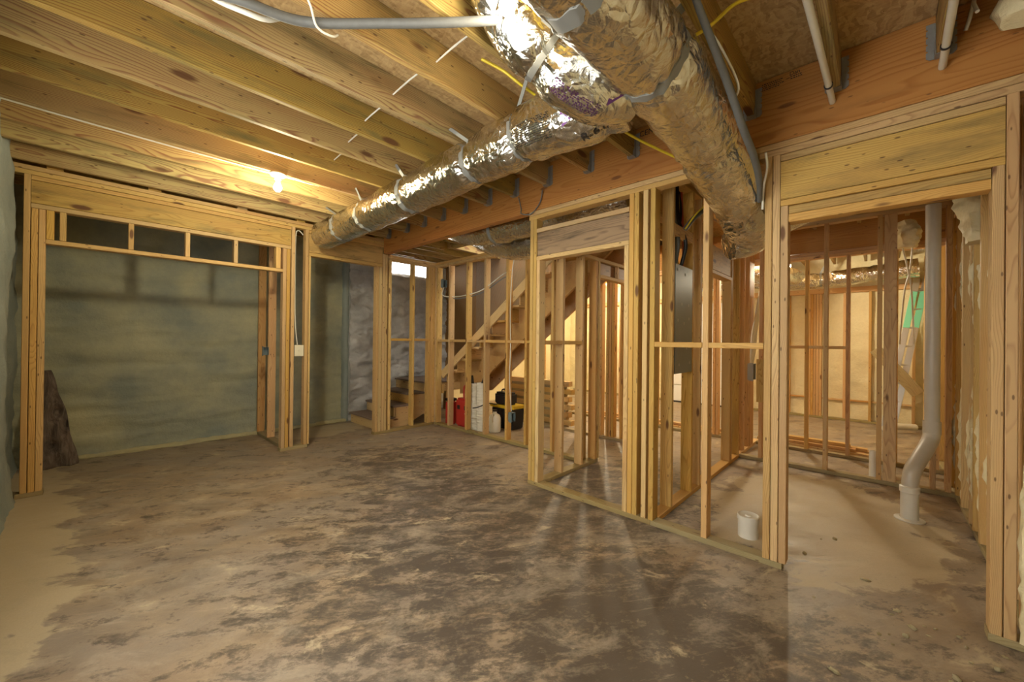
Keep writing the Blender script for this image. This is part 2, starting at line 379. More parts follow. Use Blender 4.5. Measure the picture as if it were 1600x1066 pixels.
def lathe_bm(bm, prof, c=(0, 0, 0), seg=24):
    c = Vector(c); rings = []
    for r, z in prof:
        if r < 1e-5: rings.append([bm.verts.new(c + Vector((0, 0, z)))])
        else: rings.append([bm.verts.new(c + Vector((r * math.cos(2 * math.pi * i / seg), r * math.sin(2 * math.pi * i / seg), z))) for i in range(seg)])
    for a, b in zip(rings, rings[1:]):
        for i in range(seg):
            j = (i + 1) % seg
            if len(a) == 1 and len(b) == 1: continue
            if len(a) == 1: bm.faces.new((a[0], b[j], b[i]))
            elif len(b) == 1: bm.faces.new((a[i], a[j], b[0]))
            else: bm.faces.new((a[i], a[j], b[j], b[i]))
def lathe(name, prof, mat, parent=None, c=(0, 0, 0), seg=24, **props):
    bm = bmesh.new(); lathe_bm(bm, prof, c, seg)
    return link(name, finish(bm, name, True, math.radians(40)), mat, parent, **props)
def box_bm(bm, mn, mx, bev=0.0):
    g = bmesh.ops.create_cube(bm, size=1.0); mn = Vector(mn); mx = Vector(mx)
    for v in g['verts']: v.co = Vector(((mn[i] + mx[i]) / 2 + v.co[i] * (mx[i] - mn[i]) for i in range(3)))
    if bev:
        es = list({e for v in g['verts'] for e in v.link_edges})
        bmesh.ops.bevel(bm, geom=es, offset=bev, segments=2, affect='EDGES')
def boxes(name, L_, mat, parent=None, bev=0.0, **props):
    bm = bmesh.new()
    for mn, mx in L_: box_bm(bm, mn, mx, bev)
    return link(name, finish(bm, name), mat, parent, **props)
def prism(name, poly, ext, mat, parent=None, **props):
    """poly: list of 3D points of one face; ext: extrusion vector"""
    bm = bmesh.new(); e = Vector(ext)
    a = [bm.verts.new(Vector(p)) for p in poly]; b = [bm.verts.new(Vector(p) + e) for p in poly]
    bm.faces.new(a[::-1]); bm.faces.new(b)
    for i in range(len(a)): bm.faces.new((a[i], a[(i + 1) % len(a)], b[(i + 1) % len(b)], b[i]))
    return link(name, finish(bm, name), mat, parent, **props)

def fbm(p, oct=3):
    return noise.fractal(p, 1.0, 2.0, oct, noise_basis='PERLIN_ORIGINAL')
def foam_sheet(name, org, u, v, w, h, res, mat, amp=0.02, scale=3.0, parent=None, shape=None, seed=0.0, ridge=(1, 1), thick=0.05, skirt=0.0):
    """displaced sheet of sprayed foam: grid from org along unit vectors u and v, bulging along u x v, closed at the back"""
    org = Vector(org); u = Vector(u); v = Vector(v); n = u.cross(v)
    nu = max(2, int(w / res)); nv = max(2, int(h / res)); bm = bmesh.new(); G = []
    for i in range(nu + 1):
        row = []
        for j in range(nv + 1):
            a = w * i / nu; b = h * j / nv
            q = Vector((a * scale * ridge[0] + seed, b * scale * ridge[1], seed * 1.7))
            d = amp * (fbm(q, 4) * 1.2 + 0.35 * fbm(q * 4.1, 2))
            if shape: d += shape(a, b)
            if skirt: d += skirt * math.exp(-b / 0.06)
            row.append(bm.verts.new(org + u * a + v * b + n * d))
        G.append(row)
    for i in range(nu):
        for j in range(nv): bm.faces.new((G[i][j], G[i + 1][j], G[i + 1][j + 1], G[i][j + 1]))
    # back
    loop = [G[i][0] for i in range(nu + 1)] + [G[nu][j] for j in range(1, nv + 1)] + [G[i][nv] for i in range(nu - 1, -1, -1)] + [G[0][j] for j in range(nv - 1, 0, -1)]
    back = []
    for x in loop:
        co = x.co - org; a = co.dot(u); b = co.dot(v); back.append(bm.verts.new(org + u * a + v * b - n * thick))
    for i in range(len(loop)):
        k = (i + 1) % len(loop); bm.faces.new((loop[i], loop[k], back[k], back[i]))
    bm.faces.new(back)
    me = finish(bm, name, True, math.radians(60))
    return link(name, me, mat, parent)

# ------------------------------------------------------------------ SETTING: floor
ZJ, ZS = 2.646, 2.857      # joist underside, subfloor underside
def floor():
    bm = bmesh.new(); box_bm(bm, (-0.75, -0.75, -0.12), (9.0, 6.5, 0.0))
    o = link('floor', finish(bm, 'floor'), 'floor'); o['kind'] = 'structure'
floor()

# ------------------------------------------------------------------ ceiling: strand board panels, joists, hangers, beam
ceil = struct('ceiling')
JY = [-0.22, 0.157, 0.549, 0.93, 1.309, 1.687, 2.10, 2.49, 2.85, 3.22, 3.60, 3.97, 4.34, 4.79]
def hanger_mesh(sx):
    """U hanger: seat, two side plates on the joist, two flanges on the beam. origin = joist underside centre at beam face; sx=-1 joist goes to -X"""
    bm = bmesh.new(); t = 0.003; hw = 0.0195; h = 0.17; l = 0.05
    box_bm(bm, (min(0, sx * l), -hw - t, -t), (max(0, sx * l), hw + t, 0))
    for s in (-1, 1):
        y0, y1 = sorted((s * hw, s * (hw + t)))
        vs = [(0, -t), (sx * l, -t), (sx * l, 0.03), (sx * 0.028, 0.06), (sx * 0.028, h - 0.02), (0, h)]
        a = [bm.verts.new((x, y0, z)) for x, z in vs]; b = [bm.verts.new((x, y1, z)) for x, z in vs]
        bm.faces.new(a); bm.faces.new(b[::-1])
        for i in range(len(a)): bm.faces.new((a[i], b[i], b[(i + 1) % len(a)], a[(i + 1) % len(a)]))
        # flange with notched outer edge
        w0 = s * hw; pts = [(w0, 0.0), (s * (hw + 0.018), 0.0), (s * (hw + 0.03), 0.012)]
        z = 0.02
        while z < h - 0.02:
            pts += [(s * (hw + 0.03), z + 0.018), (s * (hw + 0.024), z + 0.02), (s * (hw + 0.024), z + 0.026), (s * (hw + 0.03), z + 0.028)]; z += 0.034
        pts += [(s * (hw + 0.03), h), (w0, h)]
        a = [bm.verts.new((0, y, z_)) for y, z_ in pts]; b = [bm.verts.new((sx * t, y, z_)) for y, z_ in pts]
        bm.faces.new(a); bm.faces.new(b[::-1])
        for i in range(len(a)): bm.faces.new((a[i], b[i], b[(i + 1) % len(a)], a[(i + 1) % len(a)]))
    me = finish(bm, 'joist_hanger'); me.materials.append(MAT['galv']); return me
HM = {-1: hanger_mesh(-1), 1: hanger_mesh(1)}
def joist(x0, x1, y, hang=()):
    j = board('joist', (x0, y, ZJ), (x1, y + 0.038, ZS), 'joist', ceil)
    for x, sx in hang:
        h = bpy.data.objects.new('joist_hanger', HM[sx]); COL.objects.link(h); h.parent = j
        h.location = Vector((x, y + 0.019, ZJ)) - Vector(j.location)
for y in JY: joist(-0.52, 2.697, y, [(2.697, -1)])
board('joist', (-0.52, 5.15, ZJ), (2.697, 5.188, ZS), 'joist', ceil)
board('joist', (-0.52, 5.60, ZJ), (3.6, 5.638, ZS), 'joist', ceil)
for y in JY:                                       # hall and rooms beyond the beam
    joist(2.795, 3.60 if y > 2.2 else 5.817, y, [(2.795, 1)])
    if y > 2.2: board('joist', (4.70, y, ZJ), (5.817, y + 0.038, ZS), 'joist', ceil)
    if y < 1.2: joist(5.915, 8.60, y, [])
# laminated beams
bA = board('beam', (2.70, -0.48, 2.465), (2.79, 4.96, ZS), 'lvl', ceil, label='wide orange-brown laminated veneer beam carrying the joists')
board('beam', (5.82, -0.48, 2.375), (5.91, 4.96, 2.75), 'lvl', ceil, label='dark red-brown laminated beam in the far rooms')
board('beam', (3.60, 2.10, ZJ), (3.655, 4.60, ZS), 'joist', ceil)
board('beam', (4.62, 2.10, ZJ), (4.69, 4.60, ZS), 'joist', ceil)
board('beam', (3.56, 4.60, ZJ), (4.70, 4.675, ZS), 'joist', ceil)
for y in (5.0, 5.35, 5.70): board('joist', (2.80, y, ZJ), (4.70, y + 0.038, ZS), 'joist', ceil)
board('joist', (2.80, 6.00, ZJ), (4.70, 6.05, ZS), 'joist', ceil)
boxes('ceiling_lining', [((5.915, 1.25, 2.60), (8.60, 6.0, 2.64)), ((4.76, 2.45, 2.612), (5.815, 6.0, 2.644))], 'creampaint', ceil)
# strand board, real 1.2 x 2.4 m sheets with small gaps
def sheet(x0, x1, y0, y1):
    bm = bmesh.new(); g = 0.0015; cx, cy = (x0 + x1) / 2, (y0 + y1) / 2
    box_bm(bm, (x0 - cx + g, y0 - cy + g, 0), (x1 - cx - g, y1 - cy - g, 0.018))
    o = link('subfloor_panel', finish(bm, 'subfloor_panel'), 'osb', ceil); o.location = (cx, cy, ZS + 0.0005)
for k in range(6):
    y0 = -0.62 + 1.22 * k; y1 = min(y0 + 1.22, 6.35)
    if y1 - y0 < 0.1: continue
    xs = [-0.62, 1.3, 3.655] if k % 2 else [-0.62, 0.4, 2.84, 3.655]
    for a, b in zip(xs, xs[1:]): sheet(a, b, y0, y1)
    if y1 < 2.2 or y0 < 2.1:
        if y0 < 2.1: sheet(3.655, 4.62, y0, min(y1, 2.10))
    if y1 > 4.7: sheet(3.655, 4.62, max(y0, 4.64), y1)
    xs = [4.62, 6.3, 8.74] if k % 2 else [4.62, 5.4, 7.84, 8.74]
    for a, b in zip(xs, xs[1:]): sheet(a, b, y0, y1)

# ------------------------------------------------------------------ outer walls: sprayed foam
def box_struct(name, L_, mat):
    o = boxes(name, L_, mat); o['kind'] = 'structure'; return o
# back wall, grey painted foam with long horizontal swells
wb = foam_sheet('wall_back', (-0.60, 6.17, 0.0), (1, 0, 0), (0, 0, 1), 3.34, 2.86, 0.028, 'foam_grey', 0.022, 1.3, ridge=(0.8, 5.0), skirt=0.03, thick=0.2)
wb['kind'] = 'structure'
# raised foam rib where two back walls meet, then the brighter lumpy foam behind the stairs
rib = foam_sheet('foam_rib', (2.66, 6.12, 0.0), (1, 0, 0), (0, 0, 1), 0.10, 2.86, 0.022, 'foam_side', 0.012, 5.0, parent=wb, thick=0.10,
                 shape=lambda a, b: 0.03 * math.sin(math.pi * min(1, a / 0.10)))
wb2 = foam_sheet('wall_back_stairs', (2.74, 6.06, 0.0), (1, 0, 0), (0, 0, 1), 1.95, 2.44, 0.024, 'foam_bright', 0.062, 2.6, ridge=(1.0, 2.2), seed=3.3, thick=0.25,
                 shape=lambda a, b: -0.08 * max(0, (b - 2.34) / 0.10) ** 2)
wb2['kind'] = 'structure'
foam_sheet('foam_upper', (2.74, 6.075, 2.40), (1, 0, 0), (0, 0, 1), 0.72, 0.45, 0.03, 'foam_bright', 0.03, 3, parent=wb2, seed=4.4, thick=0.2)
foam_sheet('foam_upper', (4.30, 6.075, 2.40), (1, 0, 0), (0, 0, 1), 0.40, 0.45, 0.03, 'foam_bright', 0.03, 3, parent=wb2, seed=6.4, thick=0.2)
def skirt_bead(par, p, q, sd):
    P_ = [Vector(p).lerp(Vector(q), k / 6) for k in range(7)]
    def w_(l, th, r): return r * 0.55 * fbm(Vector((l * 7 + sd, math.cos(th), math.sin(th))), 3)
    link('foam_skirt', Tube(P_, 0.032, 12, 14, w_).mesh('foam_skirt'), 'foam_skirt', par)
skirt_bead(wb, (-0.45, 6.10, 0.012), (1.50, 6.10, 0.012), 1); skirt_bead(wb, (1.60, 6.10, 0.012), (2.70, 6.10, 0.012), 5)
wl = foam_sheet('wall_left', (-0.48, 3.2, 0.0), (0, 1, 0), (0, 0, 1), 3.0, 2.86, 0.04, 'foam_side', 0.03, 2.0, seed=8.1, skirt=0.03, thick=0.12,
                shape=lambda a, b: 0.035 if a < 1.70 else -0.05)
wl['kind'] = 'structure'
# left wall nearer the camera (beside and behind the viewpoint) with an unseen window opening added for daylight fill
box_struct('wall_left_near', [((-0.62, -0.75, 0), (-0.50, 0.4, 2.86)), ((-0.62, 0.4, 0), (-0.50, 2.5, 0.85)), ((-0.62, 0.4, 2.15), (-0.50, 2.5, 2.86)), ((-0.62, 2.5, 0), (-0.50, 3.25, 2.86))], 'foam_side')
win = struct('fill_window')
for nm, a, b in (('window_frame', (-0.60, 0.4, 0.85), (-0.54, 0.45, 2.15)), ('window_frame', (-0.60, 2.45, 0.85), (-0.54, 2.5, 2.15)), ('window_frame', (-0.60, 1.42, 0.9), (-0.54, 1.48, 2.1)),
                 ('window_frame', (-0.60, 0.45, 0.85), (-0.54, 2.45, 0.90)), ('window_frame', (-0.60, 0.45, 2.10), (-0.54, 2.45, 2.15))):
    boxes(nm, [(a, b)], 'whitepaint', win, 0.004)
# right hand wall: cream foam between studs (runs from beside the camera to the far room)
wr = foam_sheet('wall_right', (8.75, -0.548, 0.0), (-1, 0, 0), (0, 0, 1), 9.4, 2.86, 0.045, 'foam_cream', 0.03, 2.6, seed=5.5, thick=0.15, skirt=0.02)
wr['kind'] = 'structure'
wf = foam_sheet('wall_far', (8.74, -0.60, 0.0), (0, 1, 0), (0, 0, 1), 6.9, 2.86, 0.045, 'foam_cream', 0.03, 2.4, seed=11.0, thick=0.15)
# normal of (0,1,0)x(0,0,1) = +X: flip the bulge by mirroring the sheet about its plane
for v in wf.data.vertices: v.co.x = 2 * 8.74 - v.co.x
wf.data.flip_normals(); wf['kind'] = 'structure'
box_struct('wall_back_far', [((4.69, 6.06, 0), (8.8, 6.2, 2.86))], 'foam_cream')
box_struct('wall_near', [((-0.62, -0.75, 0), (-0.50, -0.40, 2.86))], 'foam_side')
# stair shaft above the subfloor, white painted, open to daylight at the top
box_struct('wall_stairwell', [((3.55, 2.02, 2.88), (3.64, 4.68, 4.6)), ((4.63, 2.02, 2.88), (4.72, 4.68, 4.6)), ((3.55, 1.94, 2.88), (4.72, 2.02, 4.6)), ((3.55, 4.68, 2.88), (4.72, 4.76, 4.6))], 'whitepaint')
w2 = struct('window_2')
boxes('window_frame', [((3.40, 6.20, 2.42), (3.44, 6.26, 2.84)), ((4.64, 6.20, 2.42), (4.68, 6.26, 2.84)), ((3.44, 6.20, 2.80), (4.64, 6.26, 2.84))], 'whitepaint', w2)
boxes('window_sill', [((3.40, 6.12, 2.40), (4.68, 6.28, 2.42))], 'whitepaint', w2)

# ------------------------------------------------------------------ framed walls
def fw(name): return struct(name)
def studsY(par, X, T, Ys, z0, z1, mat='pine', name='stud'):    # wall running along Y, face at X, studs at Y..Y+.038
    for y in Ys: board(name, (X, y, z0), (X + T, y + 0.038, z1), mat, par)
def studsX(par, Y, T, Xs, z0, z1, mat='pine', name='stud'):
    for x in Xs: board(name, (x, Y, z0), (x + 0.038, Y + T, z1), mat, par)
P = 0.038
# --- wall A: nearest partition, right of centre, under the beam
A = fw('wall_right_partition'); X = 2.70; T = 0.089
board('bottom_plate', (X, 1.18, 0), (X + T, 2.325, P), 'treated', A)
board('bottom_plate', (X, 0.405, 0), (X + T, 1.178, P), 'treated', A)
for z in (2.389, 2.427): board('top_plate', (X, 0.53 if z < 2.4 else -0.48, z), (X + T, 2.335, z + P), 'pine', A)
board('top_plate', (X, -0.48, 2.389), (X + T, 0.528, 2.427), 'pine', A)
studsY(A, X, T, [2.285, 2.246], P, 2.389)
board('jack_stud', (X, 2.207, P), (X + T, 2.245, 2.015), 'pine', A)
board('jack_stud', (X, 1.360, P), (X + T, 1.398, 2.015), 'pine', A)
studsY(A, X, T, [1.321, 1.282], P, 2.389)
studsY(A, X, T, [1.214, 1.160], P, 2.389)
studsY(A, X, T, [0.805], P, 2.389)
studsY(A, X, T, [0.463, 0.424], P, 2.389)
# closet header: flat plate, wide dark streaked board, flat plate
board('header_plate', (X, 1.360, 2.015), (X + T, 2.245, 2.053), 'pine', A)
board('header', (X + 0.012, 1.360, 2.054), (X + 0.05, 2.245, 2.262), 'header_dark', A, label='wide mould-streaked header board over the closet opening')
board('header_plate', (X, 1.360, 2.263), (X + T, 2.245, 2.301), 'pine', A)
# blocking row
for a, b in ((1.159, 0.844), (0.804, 0.502)): board('blocking', (X, b, 1.262), (X + T, a, 1.30), 'pine', A)
# right doorway: plates, wide header, sub header between jack studs
board('header_plate', (X, -0.393, 2.349), (X + T, 0.423, 2.387), 'pine', A)
board('header', (X + 0.002, -0.393, 2.126), (X + 0.04, 0.423, 2.348), 'header', A)
board('header_plate', (X, -0.393, 2.087), (X + T, 0.423, 2.125), 'pine', A)
board('sub_header', (X + 0.012, -0.355, 2.040), (X + 0.05, 0.384, 2.086), 'header', A)
board('sub_header', (X + 0.006, -0.355, 1.990), (X + T, 0.384, 2.039), 'pine', A)
board('jack_stud', (X + 0.002, 0.385, P), (X + T, 0.423, 2.087), 'pine', A)
board('jack_stud', (X, -0.394, P), (X + T, -0.356, 2.087), 'pine', A)
studsY(A, X, T, [-0.433], P, 2.389)
board('bottom_plate', (X, -0.475, 0), (X + T, -0.353, P), 'treated', A)
# --- wall B: left framing with the wide opening, the narrow bay, the door opening and the stair side
B = fw('wall_left_framed'); Y = 4.96
for z, mm in ((2.585, 'pine'), (2.623, 'pine')): board('top_plate', (-0.50, Y, z), (2.70, Y + T, z + P), mm, B)
for z in (2.39, 2.428): board('top_plate', (2.80, Y, z), (3.56, Y + T, z + P), 'pine', B)
for x in (-0.28, 0.33, 1.02, 1.60): board('spacer_block', (x, Y, 2.661), (x + 0.09, Y + 0.06, 2.70), 'pine', B)
studsX(B, Y, T, [-0.398], P, 2.585)
for x in (-0.358, -0.319): board('jack_stud', (x, Y, P), (x + P, Y + T, 2.32), 'pine', B)
board('header_plate', (-0.358, Y, 2.547), (1.545, Y + T, 2.584), 'pine', B)
board('header', (-0.358, Y + 0.003, 2.362), (1.545, Y + 0.041, 2.546), 'header', B, label='knotty streaked header board over the wide opening')
board('header_plate', (-0.358, Y, 2.322), (1.545, Y + T, 2.361), 'pine', B)
for x, w_ in ((-0.28, 0.045), (-0.208, P), (0.20, P), (0.60, P), (0.995, P), (1.39, 0.05)):
    board('cripple_stud', (x, Y, 2.085), (x + w_, Y + T, 2.321), 'pine', B)
board('sill_plate', (-0.28, Y, 2.046), (1.46, Y + T, 2.084), 'pine', B)
for x in (1.462, 1.501): board('jack_stud', (x, Y, P), (x + P, Y + T, 2.32), 'pine', B)
studsX(B, Y, T, [1.5505], P, 2.585)
studsX(B, Y, T, [1.700], P, 2.585)
board('bottom_plate', (1.455, Y, 0), (1.745, Y + T, P), 'treated', B)
board('bottom_plate', (-0.42, Y, 0), (-0.275, Y + T, P), 'treated', B)
board('header_plate', (1.74, Y, 2.547), (2.72, Y + T, 2.584), 'pine', B)
board('header', (1.74, Y + 0.003, 2.322), (2.685, Y + 0.041, 2.546), 'header', B)
board('header_plate', (1.74, Y, 2.278), (2.685, Y + T, 2.321), 'pine', B)
board('jack_stud', (1.742, Y + 0.003, P), (1.765, Y + T, 2.278), 'pine', B)
board('jack_stud', (2.60, Y, P), (2.638, Y + T, 2.278), 'pine', B)
board('stud', (2.640, Y, P), (2.685, Y + T, 2.278), 'pine', B)
for x in (2.69, 2.729, 2.79): board('stud', (x, Y, P), (x + P, Y + T, 2.46 if x < 2.78 else 2.39), 'pine', B)
board('bottom_plate', (2.595, Y, 0), (3.56, Y + T, P), 'treated', B)
board('stud', (3.165, Y, P), (3.203, Y + T, 2.39), 'pine', B)
for x in (3.445, 3.484, 3.523): board('stud', (x, Y, P), (x + P, Y + T, 2.39), 'pine', B)
board('corner_post', (3.562, Y - 0.02, P), (3.648, Y + T, 2.389), 'pine', B)
for a, b in ((2.829, 3.164), (3.204, 3.469)): board('blocking', (a, Y, 1.27), (b, Y + T, 1.308), 'pine', B)
# stub wall behind the left opening, running back to the foam wall
J = fw('wall_stub_left')
board('bottom_plate', (1.50, 5.06, 0), (1.589, 6.12, P), 'treated', J)
for y in (5.10, 5.62, 6.06): board('stud', (1.50, y, P), (1.589, y + P, 2.585), 'pine2', J)
board('top_plate', (1.50, 5.06, 2.586), (1.589, 6.12, 2.624), 'pine', J)
# --- stair side wall
Sx = fw('wall_stair_side'); X = 3.56
board('bottom_plate', (X, 2.21, 0), (X + T, 4.955, P), 'treated', Sx)
for z in (2.39, 2.428): board('top_plate', (X, 2.21, z), (X + T, 5.05, z + P), 'pine', Sx)
sy = [4.895, 4.595, 4.20, 3.83, 3.42, 3.10, 2.70, 2.31]
studsY(Sx, X, T, sy, P, 2.389)
for a, b in zip(sy, sy[1:]): board('blocking', (X, b + 0.039, 1.262), (X + T, a - 0.001, 1.30), 'pine', Sx)
# --- closet side wall and low closet plates
G = fw('wall_closet_side'); Y = 2.21
board('bottom_plate', (2.79, Y, 0), (3.56, Y + T, P), 'treated', G)
board('bottom_plate', (3.65, Y, 0), (3.72, Y + T, P), 'treated', G)
studsX(G, Y, T, [3.06, 3.40], P, 2.16)
board('stud', (3.66, Y, P), (3.70, Y + T, 2.16), 'pine2', G)
board('stud', (3.71, Y, P), (3.748, Y + T, 2.16), 'pine', G)
board('blocking', (2.80, Y, 1.262), (3.059, Y + T, 1.30), 'pine', G); board('blocking', (3.099, Y, 1.262), (3.399, Y + T, 1.30), 'pine', G)
board('top_plate', (2.79, Y, 2.162), (5.0, Y + T, 2.20), 'pine', G)
board('header_plate', (3.749, Y, 1.985), (5.0, Y + T, 2.023), 'pine', G)
board('header', (3.749, Y + 0.04, 2.024), (5.0, Y + 0.078, 2.160), 'lvl', G)
board('cripple_stud', (4.12, Y, 2.024), (4.158, Y + 0.038, 2.160), 'pine', G)
# --- wall between closet and right room, carries the electrical panel
Cw = fw('wall_middle_partition'); Y = 1.155
board('bottom_plate', (2.79, Y, 0), (5.00, Y + T, P), 'pine', Cw)
board('bottom_plate', (5.00, Y, 0), (5.98, Y + T, P), 'pine', Cw)
for a, b in ((2.795, 5.80),): board('top_plate', (a, Y, 2.608), (b, Y + T, 2.645), 'pine', Cw); board('top_plate', (a, Y, 2.569), (b, Y + T, 2.607), 'pine', Cw)
studsX(Cw, Y, T, [3.02, 3.45, 3.66], P, 2.569)
board('stud', (2.83, Y + 0.09, P), (2.868, Y + 0.178, 2.389), 'pine', Cw)
board('jack_stud', (4.62, Y, P), (4.66, Y + T, 1.955), 'pine', Cw)
for x in (4.662, 4.96, 5.20): board('stud', (x, Y, P), (x + P, Y + T, 2.569), 'pine', Cw)
for x in (5.44, 5.479, 5.518, 5.557, 5.60, 5.64): board('stud', (x, Y, P), (x + P, Y + T, 2.40 if x > 5.58 else 2.569), 'pine2', Cw)
board('header', (3.70, Y + 0.005, 1.994), (4.66, Y + 0.043, 2.23), 'header', Cw, label='olive header board over the unopened doorway')
board('header_plate', (3.70, Y, 1.955), (4.66, Y + T, 1.993), 'pine2', Cw)
board('blocking', (3.06, Y, 2.13), (3.449, Y + 0.038, 2.219), 'pine', Cw)
# --- next two partitions in the right rooms
D = fw('wall_right_room'); X = 5.0
board('bottom_plate', (X, -0.49, 0), (X + T, 1.153, P), 'treated', D)
for z in (2.50, 2.538): board('top_plate', (X, -0.49, z), (X + T, 1.153, z + P), 'pine2', D)
studsY(D, X, T, [0.935, 0.76, 0.378, -0.015, -0.36, -0.45], P, 2.50, 'pine2')
board('stud', (X + 0.01, -0.112, P), (X + 0.048, -0.023, 2.50), 'pine2', D)
board('blocking', (X, 0.80, 1.255), (X + T, 0.933, 1.293), 'pine2', D)
E_ = fw('wall_far_partition'); X = 5.82
board('bottom_plate', (X, -0.49, 0), (X + T, 1.153, P), 'treated', E_)
board('bottom_plate', (X, 1.246, 0), (X + T, 4.95, P), 'treated', E_)
for z in (2.298, 2.336): board('top_plate', (X, -0.49, z), (X + T, 4.95, z + P), 'pine2', E_)
ey = [-0.44, -0.14, 0.245, 0.622, 1.06]
studsY(E_, X, T, ey, P, 2.297, 'pine2')
for a, b in ((1.059, 0.661), (0.621, 0.284)): board('blocking', (X, b, 1.235), (X + T, a, 1.273), 'pine2', E_)
studsY(E_, X, T, [1.60, 1.64, 2.05, 2.45, 2.85, 3.05, 3.45, 3.85, 4.25, 4.65], P, 2.297, 'pine2')
# --- wall beyond the stairs
H = fw('wall_beyond_stairs'); X = 4.66
board('bottom_plate', (X, 2.32, 0), (X + T, 4.6, P), 'treated', H)
for y in (2.42, 2.54, 2.579, 2.62, 2.72, 3.03, 3.55, 4.05, 4.5): board('stud', (X, y, P), (X + T, y + P, 2.60), 'pine2', H)
board('top_plate', (X, 2.32, 2.601), (X + T, 4.6, 2.645), 'pine2', H)
# --- studs standing in the far foam wall and the right wall (children of those walls)
def wstud(par, mn, mx, mat='pine2', name='stud'): return board(name, mn, mx, mat, par)
fy = [-0.40, 0.10, 0.42, 0.74, 0.779, 0.818, 0.857, 0.896, 1.19, 1.6, 2.0, 3.50, 3.90, 4.3, 4.7, 5.1]
for y in fy: wstud(wf, (8.655, y, P), (8.745, y + P, 2.16))
for a, b in ((-0.5, 2.15), (3.42, 5.9)):
    wstud(wf, (8.65, a, 0), (8.745, b, P), 'treated', 'bottom_plate')
wstud(wf, (8.65, -0.5, 2.162), (8.745, 5.9, 2.25), 'pine2', 'top_plate')
for a, b in ((-0.36, 0.10), (0.14, 0.42), (0.46, 0.74), (0.94, 1.19)): wstud(wf, (8.70, a, 0.33), (8.745, b, 0.36), 'pine2', 'blocking')
rx = [8.3, 7.9, 7.5, 7.1, 6.7, 6.3, 5.55, 5.2, 4.95, 4.62, 4.24, 4.10, 3.86, 3.52, 3.15, 2.85, 2.60, 2.562, 2.2, 1.8]
for x in rx: wstud(wr, (x, -0.555, P), (x + P, -0.465, 2.60), 'pine')
wstud(wr, (-0.4, -0.56, 0), (2.695, -0.462, P), 'treated', 'bottom_plate'); wstud(wr, (2.80, -0.56, 0), (8.6, -0.47, P), 'treated', 'bottom_plate')
wstud(wr, (-0.4, -0.56, 2.602), (2.695, -0.47, 2.64), 'pine', 'top_plate'); wstud(wr, (2.80, -0.56, 2.42), (8.6, -0.47, 2.458), 'pine', 'top_plate')
# ragged foam creeping over the right wall studs
def foam_lump(par, pts, rad, mat='foam_cream', name='foam_bead', seed=1.0, amp=0.4, n=14):
    def wr_(l, th, r): return r * amp * fbm(Vector((l * 14 + seed, math.cos(th) * 1.6, math.sin(th) * 1.6)), 3)
    return link(name, Tube(pts, rad, n, 14, wr_).mesh(name), mat, par)
for i, x in enumerate([5.02, 4.72, 4.30, 4.19, 3.93, 3.60]):
    zt = [2.4, 2.45, 2.2, 2.45, 1.7, 2.4][i]
    foam_lump(wr, [(x, -0.50, 0.05), (x + 0.02, -0.485, 0.6), (x - 0.015, -0.50, 1.2), (x + 0.01, -0.49, 1.8), (x, -0.50, zt)], [0.018, 0.026, 0.016, 0.024, 0.014], seed=i * 3.1, amp=0.9)
foam_lump(wr, [(2.62, -0.50, 2.75), (2.60, -0.43, 2.72), (2.58, -0.41, 2.64)], [0.07, 0.085, 0.05], name='foam_lump', seed=2)
foam_lump(wr, [(4.02, -0.49, 2.44), (4.0, -0.46, 2.2), (3.98, -0.47, 1.98)], [0.10, 0.085, 0.06], name='foam_lump', seed=5)
foam_lump(wr, [(2.655, -0.465, 0.06), (2.65, -0.462, 0.5), (2.645, -0.465, 0.95)], [0.03, 0.035, 0.02], seed=7)

# ------------------------------------------------------------------ STAIRCASE
st = thing('staircase', 'unfinished L-shaped wooden stairs with low steps, landing and upper flight', 'staircase', (2.74, 5.1, 0))
def sp(p): return tuple(Vector(p) - st.location)
rs, rn = 0.16, 0.258; y0, y1 = 5.14, 6.00
for k in range(4):
    x = 2.745 + rn * k; z = rs * k
    board('riser', (x, y0 + 0.04, z), (x + 0.02, y1, z + rs - 0.028), 'pine', st)
    xe = x + rn + 0.02 if k < 3 else 4.60
    if k < 3: boxes('tread', [(sp((x - 0.03, y0 + 0.02, z + rs - 0.027)), sp((xe, y1, z + rs)))], 'tread', st, 0.006)
pts = [(2.765, y0, 0.0)]
for k in range(4):
    x = 2.765 + rn * k; z = rs * (k + 1) - 0.028
    pts += [(x, y0, z), (x + rn, y0, z)]
pts = pts[:-1] + [(3.60, y0, 4 * rs - 0.028), (3.60, y0, 0.20), (3.16, y0, 0.0)]
prism('stringer', [sp(p) for p in pts], (0, 0.038, 0), 'pine', st)
prism('stringer', [sp((p[0], 5.94, p[2])) for p in pts], (0, 0.038, 0), 'pine', st)
ZL = 4 * rs
boxes('landing', [(sp((3.49, 5.08, ZL - 0.027)), sp((4.60, 6.00, ZL)))], 'tread', st, 0.006)
board('landing_joist', (3.61, 5.09, ZL - 0.17), (4.60, 5.128, ZL - 0.028), 'pine', st)
board('landing_joist', (3.66, 4.90, ZL - 0.17), (3.70, 5.089, ZL - 0.028), 'pine', st)
for x, y in ((3.72, 5.13), (4.5, 5.13), (4.5, 5.9)): board('landing_post', (x, y, 0), (x + 0.089, y + 0.089, ZL - 0.03), 'pine', st)
